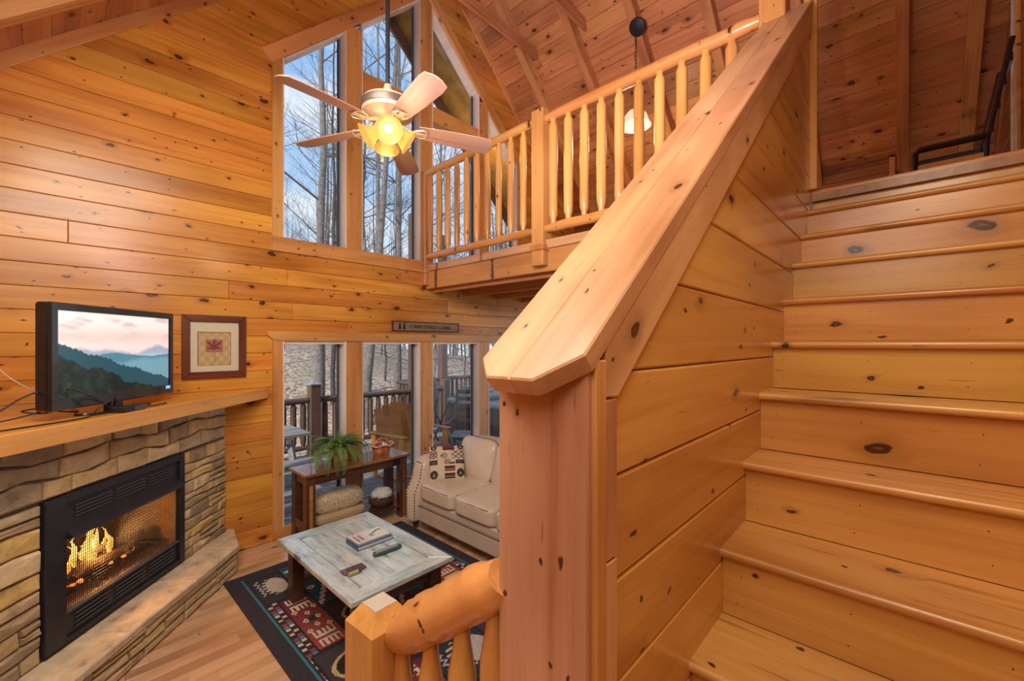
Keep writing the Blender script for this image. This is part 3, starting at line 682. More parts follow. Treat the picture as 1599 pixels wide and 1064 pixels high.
# face boards
b_ = B().box((0, 0, 0), (1.878, .04, .015), .003); b_.add('corner_trim', TRIMP, hw, frame((.745, YS-.0, .0), Z, (0, -1, 0)) , 0)
b_ = B().box((0, 0, 0), (1.47, .046, .012), .003); b_.add('corner_trim', CAPP, hw, frame((.792, YS, .0), Z, (0, -1, 0)), 0)
b_ = B().box((0, 0, 0), (.325, .046, .012), .003); b_.add('corner_trim', CAPP, hw, frame((.792, YS, 1.473), Z, (0, -1, 0)), 0)
d = Vector((1, 0, CS)).normalized()
def capz(x): return C0+CS*(x-CX0)
Pf = [(.745, capz(.745)-.10), (.794, capz(.794)-.145), (3.25, capz(3.25)-.145), (3.25, capz(3.25)-.002), (.745, capz(.745)-.002)]
Gf = FH @ T_((.745, Pf[0][1], .013)) @ Matrix.Rotation(math.atan(CS), 4, 'Z'); Gi = (Matrix.Rotation(-math.atan(CS), 4, 'Z'))
plank(hw, Gf, [tuple((Gi @ Vector((x-.745, z-Pf[0][1], 0)))[:2]) for x, z in Pf], CAPP, .013, .003, 'cap_fascia')
# the end post face (looks towards -x)
B().box((0, 0, 0), (1.862, .238, .03), .004).add('post_face', pine('post_pine', (.70, .40, .24), (.52, .25, .12), rough=.4, knots=.45, ks=.8, rnd=.02), hw, frame((.72, .445, 0), Z, (-1, 0, 0)), 0)
# cap: two laminated boards, corners clipped at the lower end
FC = frame((.635, .0, C0-.055), d, Vector((-CS, 0, 1)))   # local x up the slope, local y = +y
s3 = (FC.to_3x3() @ Vector((0, 1, 0))).y
for P in ([(.075, .435), (3.45, .435), (3.45, .575), (.0, .575), (.0, .515)], [(0, .576), (3.45, .576), (3.45, .695), (.055, .695), (0, .64)]):
    plank(hw, FC @ T_((0, 0, .042)), P, CAPP, .042, .004, 'cap_board')
# vertical trims at the top of the stairs
B().box((0, -.02, -.035), (1.75, .02, .035), .003).add('corner_post', TRIMP, hw, frame((3.28, .45, 2.886), Z, (0, -1, 0)), 0)

# ------------------------------------------------------------------ loft railing
def wobble_tube(p, q, r, n=14, m=12, seedv=0, taper=.55, amp=.06):
    rn = random.Random(seedv); p, q = Vector(p), Vector(q); d = q-p
    u = d.normalized().orthogonal().normalized(); w = d.normalized().cross(u)
    pts, rad = [], []
    for i in range(n+1):
        t = i/n; tt = min(t, 1-t)*d.length
        k = min(1, taper+(1-taper)*math.sqrt(min(1, tt/.09)))
        pts.append(p+d*t+(u*rn.uniform(-1, 1)+w*rn.uniform(-1, 1))*r*amp); rad.append(r*k*(1+rn.uniform(-amp, amp)*.6))
    return pts, rad
def rail_obj(parent, name, p, q, r, mat=LOGX, seedv=0, taper=.55, n=14):
    L_ = (Vector(q)-Vector(p)).length; F = frame(p, Vector(q)-Vector(p), Z)
    pts, rad = wobble_tube((0, 0, 0), (L_, 0, 0), r, n=n, seedv=seedv, taper=taper)
    return B().tube(pts, rad, 14).add(name, mat, parent, F, 60)
BAL = {}
def baluster(parent, x, y, z0, z1, r, mat, kind, name='baluster'):
    h = z1-z0; key = (round(h, 2), r, mat.name, kind % 4)
    if key not in BAL:
        rn = random.Random(kind % 4)
        if r < .05: prof = [(r*.62, 0), (r*.66, .04), (r*.97, .072), (r*1.02, .12)]+[(r*(1+rn.uniform(-.06, .06)), .12+(h-.24)*t) for t in (.25, .5, .75)]+[(r, h-.10), (r*.97, h-.072), (r*.66, h-.045), (r*.62, h)]
        else: prof = [(r*.5, 0), (r*.52, .05), (r, .13), (r*1.02, h*.5), (r, h-.155), (r*.97, h-.13), (r*.5, h-.05), (r*.48, h)]
        BAL[key] = B().lathe(prof, 12).mesh(name, 50, mat)
    return link(name, BAL[key], parent, T_((x, y, z0)) @ RZ(kind*1.3))
lr = empty('loft_railing', T_((3.2, 3.5, ZL)), 'peeled log railing of the loft left of the square post', 'railing')
lr2 = empty('loft_railing', T_((3.2, 1.6, ZL)), 'peeled log railing of the loft right of the square post, behind the sloping cap', 'railing')
XB = 3.2
rail_obj(lr, 'handrail', (XB, 4.46, 4.05), (XB, 2.66, 4.07), .045, seedv=1, taper=.8)
rail_obj(lr, 'bottom_rail', (XB, 4.44, 3.0), (XB, 2.66, 3.005), .042, seedv=2, taper=.6)
for i in range(10): baluster(lr, XB, 4.36-.1715*i, 3.03, 4.04, .034, LOGZ, i)
rail_obj(lr2, 'handrail', (XB, 2.52, 4.06), (XB, .70, 4.06), .05, seedv=3, taper=.75)
rail_obj(lr2, 'bottom_rail', (XB, 2.52, 3.01), (XB, .72, 3.01), .046, seedv=4, taper=.75)
for i in range(10): baluster(lr2, XB, 2.44-.172*i, 3.04, 4.03, .042, LOGZ, i+1)
def post(name, x, y, z0, z1, s, mat, label, cat='post', collar=None, chamfer=True):
    e = empty(name, T_((x, y, z0)), label, cat)
    b = B().box((0, -s, -s), (z1-z0, s, s), .006); b.add('post_shaft', mat, e, frame((x, y, z0), Z, (-1, 0, 0)), 0)
    if collar:
        B().box((-s-.015, -s-.015, 0), (s+.015, s+.015, .05), .005).add('collar', mat, e, T_((x, y, collar)), 0)
    return e
post('railing_post', 3.21, 2.59, 2.655, 4.15, .072, TRIMP, 'square pine newel post at the middle of the loft railing', collar=2.80)
post('wall_post', 3.215, W-.03, 2.645, 4.05, .055, TRIMP, 'short square pine post where the loft railing meets the window wall', collar=2.80)
post('corner_post', 3.22, .64, 2.9, 6.2, .075, TRIMP, 'tall square pine post at the head of the stairs')
post('partition_stud', 3.42, .62, 2.9, 6.3, .03, RAFTP, 'narrow pine stud just behind the tall post at the stair head')

# lower stair railing beside the landing
nw = empty('newel_post', T_((.64, 1.115, 0)), 'chunky square newel post with sloping shoulders and rings showing on its flat top', 'post')
s = .068
b = B().box((-s, -s, 0), (s, s, 1.12))
b.poly([(-s, -s), (s, -s), (s, s), (-s, s)], 1.12, 1.165, cham=.0)
bm = b.bm
for v in bm.verts:
    if v.co.z > 1.16: v.co.x *= .52; v.co.y *= .52
b.add('post_shaft', pine('newel_pine', (.74, .38, .12), (.56, .24, .06), rough=.32, knots=.15, axis='Z', rnd=.02), nw, T_((.64, 1.115, 0)) @ RZ(.06), 0)
def endgrain():
    m, nt, b = mat_base('end_grain'); t = N(nt, 'ShaderNodeTexCoord'); w = N(nt, 'ShaderNodeTexWave', wave_type='RINGS', rings_direction='Z'); w.inputs['Scale'].default_value = 55; w.inputs['Distortion'].default_value = 1.2
    L(nt, t.outputs['Object'], w.inputs['Vector']); L(nt, ramp(nt, w.outputs['Fac'], [(.2, (.42, .33, .27)), (.8, (.60, .52, .46))]), b.inputs['Base Color']); b.inputs['Roughness'].default_value = .6; return m
B().box((-s*.515, -s*.515, 0), (s*.515, s*.515, .0015)).add('end_grain', endgrain(), nw, T_((.64, 1.115, 1.165)) @ RZ(.06), 0)
sr = empty('stair_railing', T_((.67, .9, 0)), 'thick peeled log handrail with stout balusters running down to the newel post', 'railing')
rail_obj(sr, 'handrail', (.655, 1.052, 1.09), (.72, .687, 1.365), .063, seedv=9, taper=.70, n=18)
for i, (x, y) in enumerate(((.662, 1.03), (.680, .925), (.695, .815), (.71, .715))):
    zt = 1.075+(1.075-y)*.747; z0 = .206 if y > .89 else .412; h = zt-.01-z0; r = .036
    B().lathe([(r*.55, 0), (r*.55, .05), (r, .14), (r*1.03, h*.5), (r, h-.20), (r*.98, h-.17), (r*.62, h-.095), (r*.55, h-.06), (r*.52, h)], 16).add('baluster', LOGZ, sr, T_((x, y, z0)) @ RZ(i), 50)


# ------------------------------------------------------------------ fireplace across the corner
U = Vector((-.690, -.724, 0)).normalized(); NF = Vector((.724, -.690, 0)).normalized()
FO = Vector((1.042, W, 0))
FF = frame(FO, -U, NF)                         # local x towards the window wall (use negative x), y up, z into the room
fp = empty('fireplace', FF @ T_((-1.06, 0, .15)), 'corner fireplace faced in tan and ochre ledge stone with a raised hearth', 'fireplace')
K0, K1, ZI0, ZI1, KE = .543, 1.585, .245, 1.072, 3.1
def stone(parent, F, pts, T, rn, mat=STONE, name='stone'):
    n = len(pts); x0 = min(p[0] for p in pts); y0 = min(p[1] for p in pts)
    q = [(p[0]-x0, p[1]-y0) for p in pts]; T2 = T*rn.uniform(.75, 1.25)
    w = min(max(p[0] for p in q), max(p[1] for p in q))
    b = B(); bm = b.bm; i1 = inset(q, min(.004, w*.1)); i2 = inset(q, min(.013, w*.22))
    R = [[bm.verts.new((x, y, -.01)) for x, y in q], [bm.verts.new((x+rn.uniform(-.002, .002), y+rn.uniform(-.002, .002), T2*.7)) for x, y in i1], [bm.verts.new((x+rn.uniform(-.003, .003), y+rn.uniform(-.003, .003), T2+rn.uniform(-.3, .3)*T2)) for x, y in i2]]
    for a, c in zip(R, R[1:]):
        for i in range(n): bm.faces.new((a[i], a[(i+1) % n], c[(i+1) % n], c[i]))
    cx = sum(p[0] for p in i2)/n; cy = sum(p[1] for p in i2)/n; c = bm.verts.new((cx, cy, T2*rn.uniform(.9, 1.3)))
    for i in range(n): bm.faces.new((R[2][i], R[2][(i+1) % n], c))
    m = b.mesh(name, 0, mat)
    return link(name, m, parent, F @ T_((x0, y0, 0)))
def stonework(parent, F, x0, x1, y0, y1, hs, ws, T, seedv, gap=.0035, wav=.006, name='stone'):
    rn = random.Random(seedv); ys = [y0]
    while ys[-1] < y1-hs[0]*.8: ys.append(ys[-1]+rn.uniform(*hs))
    sc = (y1-y0)/(ys[-1]-y0); ys = [y0+(v-y0)*sc for v in ys]
    ph = [rn.uniform(0, 6) for _ in ys]
    def bd(i, x): return ys[i] if i in (0, len(ys)-1) else ys[i]+wav*(math.sin(x*9+ph[i])+.6*math.sin(x*23+ph[i]*2))
    for i in range(len(ys)-1):
        x = x0; first = True
        while x < x1-1e-4:
            w = rn.uniform(*ws)
            if first: w *= rn.uniform(.4, 1); first = False
            xe = x+w
            if x1-xe < ws[0]*.6: xe = x1
            sl = 0 if xe == x1 else rn.uniform(-.012, .012); sl0 = 0 if x == x0 else psl
            a, c = x+gap, xe-gap
            n = 3 if c-a > .14 else 2
            bot = [(a+sl0*-.5+(c+sl*-.5-a-sl0*-.5)*j/(n-1), bd(i, a+(c-a)*j/(n-1))+gap) for j in range(n)]
            topp = [(a+sl0*.5+(c+sl*.5-a-sl0*.5)*j/(n-1), bd(i+1, a+(c-a)*j/(n-1))-gap) for j in range(n)]
            # some stones are split into two thin ones
            if (ys[i+1]-ys[i]) > hs[0]*1.25 and rn.random() < .25:
                mid = [((p[0]+q[0])/2, (p[1]+q[1])/2+rn.uniform(-.004, .004)) for p, q in zip(bot, topp)]
                stone(parent, F, bot+[(p[0], p[1]-gap) for p in mid][::-1], T, rn, name=name)
                stone(parent, F, [(p[0], p[1]+gap) for p in mid]+topp[::-1], T, rn, name=name)
            else: stone(parent, F, bot+topp[::-1], T, rn, name=name)
            psl = sl; x = xe
HZ = .225; HD = .285
mt = B()
mt.box((-K0, 0, -.12), (0, 1.40, 0)); mt.box((-KE, 0, -.12), (-K1, 1.40, 0)); mt.box((-K1, ZI1-.01, -.12), (-K0, 1.40, 0)); mt.box((-K1, 0, -.12), (-K0, ZI0+.01, 0))
mt.add('mortar_bed', MORTAR, fp, FF, 0)
stonework(fp, FF, -K0+.004, 0, HZ, 1.06, (.055, .095), (.12, .26), .020, 3, gap=.0025)
stonework(fp, FF, -KE, -K1-.004, HZ, 1.06, (.07, .13), (.16, .38), .020, 4, gap=.0025)
stonework(fp, FF, -KE, 0, 1.075, 1.40, (.09, .13), (.14, .34), .022, 5, gap=.003, wav=.016)
# hearth: solid, ledge stone front, irregular slabs on top
hp = [(-KE, 0), (-KE, HD-.02), (-.29, HD-.02), (.05, .045), (.02, .0)]
hb = B(); 
hb.poly([(x, z) for x, z in hp], 0, HZ-.035, M=Matrix(((1, 0, 0, 0), (0, 0, 1, 0), (0, 1, 0, 0), (0, 0, 0, 1)))); hb.add('hearth_core', MORTAR, fp, FF, 0)
FHf = FF @ T_((0, 0, HD-.02)); stonework(fp, FHf, -KE, -.285, .0, HZ-.04, (.05, .062), (.16, .42), .016, 11)
pA = FF @ Vector((-.285, 0, HD-.02)); pB = FF @ Vector((.05, 0, .045)); dAB = (pB-pA)
FHe = frame(pA, dAB, Vector((dAB.y, -dAB.x, 0))); stonework(fp, FHe, .005, dAB.length-.01, .0, HZ-.04, (.05, .062), (.12, .24), .014, 12)
FT = frame(FO + Vector((0, 0, HZ-.04)), -U, Z)   # local y = z cross x
ysg = -1 if (FT.to_3x3() @ Vector((0, 1, 0))).dot(NF) < 0 else 1
rn = random.Random(5); xs = [0.0]
xs = [-.0, -.33]
while xs[-1] > -KE: xs.append(xs[-1]-rn.uniform(.32, .6))
for i, (a, c) in enumerate(zip(xs, xs[1:])):
    D = HD+.008
    if i == 0: P = [(c+.0025, .004), (.02, .004), (.06, .055), (-.285, D), (c+.0025, D)]
    else:
        j = rn.uniform(-.015, .015); P = [(c+.0025, .004), (a-.0025, .004), (a-.0025, D+rn.uniform(-.006, .004)), (c+.0025, D+rn.uniform(-.006, .004))]
    P = [(x, y*ysg) for x, y in P]
    if ysg < 0: P = P[::-1]
    x0 = min(p[0] for p in P); y0 = min(p[1] for p in P)
    B().poly([(x-x0, y-y0) for x, y in P], 0, .042, cham=.007).add('hearth_slab', SLAB, fp, FT @ T_((x0, y0, 0)), 0)
# insert
ins = empty('fireplace_insert', FF @ T_((-1.064, ZI0, 0)), 'black metal gas fireplace insert with louvres and mesh screen holding burning logs', 'fireplace')
def fb(a, b, name, mat, bev=0, par=None, obj=None):
    return B().box(a, b, bev).add(name, mat, par or ins, FF, 0)
x0, x1 = -K1, -K0; w_ = x1-x0
OX0, OX1, OZ0, OZ1 = x0+.115, x1-.055, .42, .845
for a, b in (((x0, ZI0, 0), (OX0, ZI1, .035)), ((OX1, ZI0, 0), (x1, ZI1, .035)), ((OX0, ZI1-.05, 0), (OX1, ZI1, .035)), ((OX0, ZI0, 0), (OX1, ZI0+.03, .035))): fb(a, b, 'surround', INSERT, .004)
fb((OX0, OZ1+.01, .0), (OX1, ZI1-.05, .018), 'louvre_panel', INSERT, .002); fb((OX0, ZI0+.03, .0), (OX1, OZ0-.012, .018), 'louvre_panel', INSERT, .002)
for z0_, z1_ in ((OZ1+.075, ZI1-.07), (ZI0+.048, OZ0-.03)):
    for g in range(3):
        gw = (OX1-OX0-.12)/3; gx = OX0+.05+g*(gw+.012)
        for k in range(4 if z0_ > .6 else 4):
            zz = z0_+(z1_-z0_)*(k+.5)/4
            B().box((gx+.008, -.004, 0), (gx+gw-.012, .006, .006), .001, M=Matrix.Rotation(.5, 4, 'X')).add('louvre_slat', LOUVR, ins, FF @ T_((0, zz, .021)), 0)
# hood (slanting)
hd_ = B().poly([(.0, OZ1+.05), (.06, OZ1-.0), (.062, OZ1-.018), (.0, OZ1-.02)], 0, OX1-OX0, M=None); 
hd_.add('hood', INSERT, ins, FF @ Matrix(((0, 0, 1, OX0), (0, 1, 0, 0), (1, 0, 0, .0), (0, 0, 0, 1))), 0)
fb((OX0-.0, OZ0-.014, .0), (OX1, OZ0, .03), 'screen_rail', LOUVR, .002)
# firebox interior
fbx = B(); yb = -.42
fbx.box((OX0-.02, OZ0-.05, yb-.02), (OX1+.02, OZ1+.05, yb)); fbx.box((OX0-.04, OZ0-.05, yb), (OX0-.02, OZ1+.05, -.0)); fbx.box((OX1+.02, OZ0-.05, yb), (OX1+.04, OZ1+.05, -.0))
fbx.box((OX0-.04, OZ1+.03, yb), (OX1+.04, OZ1+.05, -.0)); fbx.box((OX0-.04, OZ0-.06, yb), (OX1+.04, OZ0-.03, -.0)); fbx.add('firebox_liner', FIREBR, ins, FF, 0)
# wire screen: crossing fine wires
ws = B(); sp_ = .0125
k = 0
xx = OX0
while xx < OX1: ws.box((xx, OZ0, .006), (xx+.0022, OZ1-.01, .0085)); xx += sp_
zz = OZ0
while zz < OZ1-.01: ws.box((OX0, zz, .0085), (OX1, zz+.0020, .0105)); zz += sp_*1.5
tag(ws.add('wire_screen', IRON, ins, FF, 0), kind='stuff')
gr = B()
for i in range(9): gr.box((OX0+.16+i*.08, OZ0+.03, -.32), (OX0+.175+i*.08, OZ0+.042, -.06))
gr.box((OX0+.12, OZ0+.015, -.10), (OX1-.14, OZ0+.05, -.085)); gr.box((OX0+.12, OZ0-.03, -.31), (OX1-.14, OZ0+.04, -.30)); gr.add('grate', IRON, ins, FF, 0)
rn = random.Random(2)
for i, (ax, ay, az, bx_, by_, bz_, r) in enumerate(((OX0+.12, .06, -.25, OX1-.18, .085, -.23, .05), (OX0+.10, .10, -.13, OX1-.30, .075, -.12, .042), (OX0+.16, .09, -.10, OX0+.42, .21, -.22, .034), (OX0+.30, .17, -.2, OX1-.16, .12, -.13, .030), (OX1-.34, .08, -.08, OX1-.12, .12, -.16, .024))):
    p, q = Vector((ax, OZ0+ay, az)), Vector((bx_, OZ0+by_, bz_)); pts, rad = wobble_tube((0, 0, 0), ((q-p).length, 0, 0), r, n=12, seedv=i, taper=.85, amp=.14)
    B().tube(pts, rad, 10).add('log', CHAR, ins, FF @ frame(p, q-p, (0, 0, 1)), 50)
for i in range(22):
    t = rn.random(); fx = OX0+.17+.30*t; h = rn.uniform(.08, .29)*(1-.9*abs(t-.45)); r = rn.uniform(.014, .034)
    pts = [(0, -.01, 0), (rn.uniform(-.01, .01), h*.25, 0), (rn.uniform(-.02, .02), h*.55, rn.uniform(-.01, .01)), (rn.uniform(-.03, .03), h*.8, 0), (rn.uniform(-.04, .04), h, 0)]
    B().tube(pts, [r*.6, r, r*.7, r*.35, .001], 8, flat=.6).add('flame', FLAME, ins, FF @ T_((fx, OZ0+.10+rn.uniform(0, .06), rn.uniform(-.22, -.12))), 60)
em = B()
for i in range(60): em.cushion(.012, .008, .012, .6, 1, T_((OX0+.16+rn.random()*.5, OZ0+.055+rn.random()*.015, -.28+rn.random()*.2)), seedv=i)
tag(em.add('ember_bed', EMBER, ins, FF, 0), kind='stuff')
fire = light('fire_light', 'POINT', FF @ Vector((OX0+.35, OZ0+.22, -.10)), 12, (1, .45, .12), .05)

# mantel
md = Vector((.729, .685, 0)).normalized(); mp0 = Vector((1.403, W-.012, 1.393))
MF = frame(mp0, md, Z)
ma = empty('mantel_shelf', T_((.9, W-.5, 1.393)), 'thick amber pine mantel shelf running across the corner above the stone', 'shelf')
def pt2(v): return (v.x, v.y)
mpts = [pt2(mp0), pt2(Vector((.3, W-.012, 0))), (XL+.02, W-.012), (XL+.02, 2.20), pt2(mp0-md*3.35)]
q = [(MF.inverted() @ Vector((x, y, 1.393))) for x, y in mpts]
B().poly([(v.x, v.y) for v in q], 0, .098, cham=.006).add('shelf_board', pine('mantel_pine', (.74, .33, .06), (.58, .22, .035), rough=.3, knots=.12, rnd=.02), ma, MF, 0)

# television
TV0, TV1 = Vector((-.017, 3.34, 0)), Vector((.607, 4.05, 0)); td = (TV1-TV0).normalized(); tn = Vector((td.y, -td.x, 0)); TW = (TV1-TV0).length
TF = frame(TV0+Vector((0, 0, 1.545)), td, tn)   # y up
TH = .59
tv = empty('television', TF @ T_((TW/2, -.055, -.03)), 'black flat television on the mantel showing misty mountains at sunset', 'television')
b = B(); b.box((0, 0, -.075), (TW, TH, -.005), .012)
b.add('casing', BLACK, tv, TF, 0)
for a, c in (((0, TH-.042, -.01), (TW, TH, .012)), ((0, 0, -.01), (TW, .062, .012)), ((0, .05, -.01), (.044, TH-.03, .012)), ((TW-.044, .05, -.01), (TW, TH-.03, .012))): B().box(a, c, .005).add('bezel', BLACK, tv, TF, 0)
def tvpaint(X, Y):
    u = X/(TW-.088); v = Y/(TH-.104)
    def fn(x, s, o):
        return np.sin(x*s+o)+.5*np.sin(x*s*2.3+o*1.7)+.25*np.sin(x*s*5.1+o*2.9)+.12*np.sin(x*s*13+o)
    sky = np.stack([.72-.10*v+.12*(v < .7)*0, .42+.22*v, .40+.24*v], -1)
    pinkf = np.clip(1-abs(v-.72)/.14, 0, 1)[..., None]; sky = sky*(1-.5*pinkf)+np.array([.80, .36, .30])*.5*pinkf
    n1 = fn(u*1.0+v*3, 6, 1)*fn(v*1.3-u, 9, 2); c = np.clip((n1-.15)*.9, 0, 1)[..., None]*np.clip((v-.58)*4, 0, 1)[..., None]
    col = sky*(1-.55*c)+np.array([.36, .26, .30])*.55*c
    def layer(col, h, c, soft=.012):
        m = np.clip((h-v)/soft, 0, 1)[..., None]; return col*(1-m)+np.asarray(c)*m
    col = layer(col, .56+.03*fn(u, 7, .4)+.05*np.exp(-((u-.85)/.12)**2), [.26, .32, .42], .05)
    col = layer(col, .50+.015*fn(u, 6, 2), [.30, .42, .50], .05)
    col = layer(col, .47+.035*np.exp(-((u-.45)/.13)**2)+.01*fn(u, 9, 4), [.06, .17, .25])
    col = layer(col, .43+.02*fn(u, 8, 1), [.12, .27, .35], .05)
    col = layer(col, .62-.44*u-.15*u*u+.16*np.clip(u-.55, 0, 1)+.012*fn(u, 22, 0)+.006*np.sin(u*160), [.010, .055, .080], .01)
    rs = np.random.RandomState(4)
    def vn(k, asp=1.7):
        g = rs.rand(int(k)+3, int(k*asp)+3); x = np.clip(u, 0, 1)*k*asp; y = np.clip(v, 0, 1)*k; i, j = np.floor(y).astype(int), np.floor(x).astype(int); fy, fx = y-i, x-j; fy, fx = fy*fy*(3-2*fy), fx*fx*(3-2*fx)
        return (g[i, j]*(1-fx)+g[i, j+1]*fx)*(1-fy)+(g[i+1, j]*(1-fx)+g[i+1, j+1]*fx)*fy
    tx_ = np.clip(vn(9)*.5+vn(20)*.35+vn(45)*.35-.25, 0, 1)
    tree = np.stack([.002+.022*tx_**2, .006+.050*tx_**2, .008+.022*tx_**2], -1)
    m = np.clip((.50-.62*u+.03*fn(u, 16, 2)-v)/.02, 0, 1)[..., None]; col = col*(1-m)+np.clip(tree, .003, 1)*m
    return np.clip(col, 0, 1)
grid('screen', TW-.088, TH-.104, 180, 100, tvpaint, painted('tv_screen', .15, emit=.9), tv, TF @ T_((.044, .062, .004)))
lg = B().box((0, 0, 0), (.045, .022, .001)); lg.add('screen_badge', emis('blue_white_badge', (.25, .45, .8), .8), tv, TF @ T_((TW-.085, .035, .013)), 0)
B().box((TW/2-.06, -.05, -.06), (TW/2+.05, .04, -.02), .005).add('stand_neck', BLACK, tv, TF, 0)
bs = B(); bs.lathe([(.27, 0), (.275, .004), (.27, .010)], 32, sx=1.0, sy=.34); bs.add('stand_base', BLACK, tv, frame(TF @ Vector((TW/2, -.052, -.03)), td, Z), 50)
sb = empty('streaming_box', frame(TF @ Vector((TW/2-.10, -.053, .12)), td, Z), 'small black box on the mantel edge in front of the television', 'electronics')
B().box((-.08, -.035, 0), (.09, .035, .032), .004).add('case', BLACKM, sb, WM[sb.name], 0)
B().box((.0, -.0362, .002), (.088, -.0352, .030)).add('front_panel', LOUVR, sb, WM[sb.name], 0)
def cable(name, pts, r, mat, label, n=40):
    # smooth the way points
    P = [Vector(p) for p in pts]; out = []
    for i in range(len(P)-1):
        p0, p1, p2, p3 = P[max(i-1, 0)], P[i], P[i+1], P[min(i+2, len(P)-1)]
        for t in np.linspace(0, 1, 8, endpoint=False):
            out.append(.5*((2*p1)+(-p0+p2)*t+(2*p0-5*p1+4*p2-p3)*t*t+(-p0+3*p1-3*p2+p3)*t**3))
    out.append(P[-1]); o = out[0].copy()
    ob = B().tube([p-o for p in out], r, 6).add(name, mat, None, T_(o), 60); tag(ob, label, 'cable'); return ob
MZ = 1.491+.005
def mt_(x, y, z): v = frame(mp0+Vector((0, 0, .098)), md, Z) @ Vector((x, y, 0)); return (v.x, v.y, 1.491+z)
cable('power_cable', [mt_(-1.15, .16, .005), mt_(-1.45, .10, .006), mt_(-1.62, .08, .10), mt_(-1.72, .14, .17), mt_(-1.86, .20, .15), mt_(-2.05, .22, .03)], .0045, BLACKM, 'black cable looping up above the mantel left of the television')
cable('power_cable', [mt_(-1.10, .09, .005), mt_(-1.35, .07, .005), mt_(-1.60, .10, .006), mt_(-1.75, .05, .006), mt_(-2.1, .10, .006)], .004, BLACKM, 'black cable lying flat along the front of the mantel left of the television')
cable('power_cable', [mt_(-1.42, .16, .03), mt_(-1.52, .07, .09), mt_(-1.62, .09, .02), mt_(-1.50, .12, .005), mt_(-1.38, .16, .006)], .004, BLACKM, 'small black cable loop drooping below the television corner')
cable('tangled_cable', [mt_(-1.60, .20, .02), mt_(-1.70, .28, .05), mt_(-1.62, .30, .07), mt_(-1.76, .22, .04), mt_(-1.82, .28, .06), mt_(-1.72, .2, .07), mt_(-1.88, .25, .03), mt_(-2.1, .3, .01)], .004, BLACKM, 'tangled bundle of black cables on the mantel at the left edge')
cable('white_cable', [mt_(-1.50, .30, .01), mt_(-1.56, .36, .08), mt_(-1.66, .52, .22), mt_(-1.72, .66, .42), mt_(-1.80, .72, .52)], .004, WCORD, 'thin white cable climbing the pine wall left of the television')
cable('pale_cable', [mt_(-1.55, .26, .01), mt_(-1.65, .22, .05), mt_(-1.72, .26, .03), mt_(-1.66, .30, .06), mt_(-1.78, .28, .02)], .0035, WCORD, 'short pale cable caught in the black tangle on the mantel')

# ------------------------------------------------------------------ picture and sign
def paper_paint(X, Y):
    w, h = .355, .40; u, v = X/w, Y/h
    col = np.ones(X.shape+(3,))*np.array([.80, .66, .46])
    inn = (abs(u-.5) < .35) & (abs(v-.5) < .37); col[inn] = [.62, .42, .20]
    nn = .06*np.sin(X*90)*np.sin(Y*70); col[inn] += nn[inn][:, None]
    ln = inn & ~((abs(u-.5) < .335) & (abs(v-.5) < .357)); col[ln] = [.22, .10, .05]
    sq = (abs(u-.49) < .18) & (abs(v-.56) < .14); col[sq] = [.50, .16, .09]
    # leaf: radius by angle, five points
    cx, cy = u-.49, (v-.53); a = np.arctan2(cy, cx); r = np.hypot(cx*1.0, cy*1.12)
    tips = [PI/2, PI/2+.85, PI/2-.85, PI/2+1.75, PI/2-1.75]; R = np.full(X.shape, .06)
    for t, k in zip(tips, (.23, .22, .22, .16, .16)):
        dd = np.abs((a-t+PI) % (2*PI)-PI); R = np.maximum(R, k*np.clip(1-dd/.42, 0, 1)**.8)
    lf = r < R; col[lf] = [.20, .045, .045]
    st = (abs(u-.49-(.53-v)*.06) < .007) & (v < .53) & (v > .2); col[st] = [.35, .20, .12]
    return np.clip(col, 0, 1)
PX0, PX1, PZ0, PZ1 = .736, 1.212, 1.607, 2.159
PF = frame((PX0, W, PZ0), (1, 0, 0), (0, -1, 0)); pw, ph_ = PX1-PX0, PZ1-PZ0
pc = empty('framed_picture', PF @ T_((pw/2, 0, 0)), 'mahogany framed maple leaf print hanging on the pine wall', 'picture')
fw = .058
for P in ([(0, 0), (pw, 0), (pw-fw, fw), (fw, fw)], [(fw, ph_-fw), (pw-fw, ph_-fw), (pw, ph_), (0, ph_)]): plank(pc, PF @ T_((0, 0, .032)), P, MAHOG, .03, .005, 'frame_rail')
for P in ([(0, 0), (fw, fw), (fw, ph_-fw), (0, ph_)], [(pw-fw, fw), (pw, 0), (pw, ph_), (pw-fw, ph_-fw)]): board(pc, PF, P, .032, MAHOG, 'frame_rail', back=-.002)
grid('leaf_print', pw-2*fw, ph_-2*fw, 110, 124, paper_paint, painted('print_paper', .6), pc, PF @ T_((fw, fw, .012)))
B().box((fw, fw, .018), (pw-fw, ph_-fw, .020)).add('glazing', GLASS, pc, PF, 0)
SF = frame((2.742, W, 2.062), (1, 0, 0), (0, -1, 0)); sw, sh = 1.02, .122
sg = empty('cabin_sign', SF @ T_((sw/2, 0, 0)), 'long weathered wooden sign reading CABIN SWEET CABIN above the windows', 'sign')
B().box((0, 0, .002), (sw, sh, .018), .003).add('sign_board', GREYW, sg, SF, 0)
for a, c in (((0, 0, 0), (sw, .012, .028)), ((0, sh-.012, 0), (sw, sh, .028)), ((0, .012, 0), (.014, sh-.012, .028)), ((sw-.014, .012, 0), (sw, sh-.012, .028))): B().box(a, c, .002).add('sign_frame', MAHOG, sg, SF, 0)
def text(parent, body, size, F, mat, ext=.002, name='lettering', align='CENTER'):
    cu = bpy.data.curves.new(name, 'FONT'); cu.body = body; cu.size = size; cu.extrude = ext; cu.align_x = align; cu.resolution_u = 3
    o = bpy.data.objects.new('tmp_'+name, cu); C.objects.link(o); bpy.context.view_layer.update()
    me = bpy.data.meshes.new_from_object(o.evaluated_get(bpy.context.evaluated_depsgraph_get())); bpy.data.objects.remove(o)
    me.materials.clear(); return link(name, me, parent, F, mat)
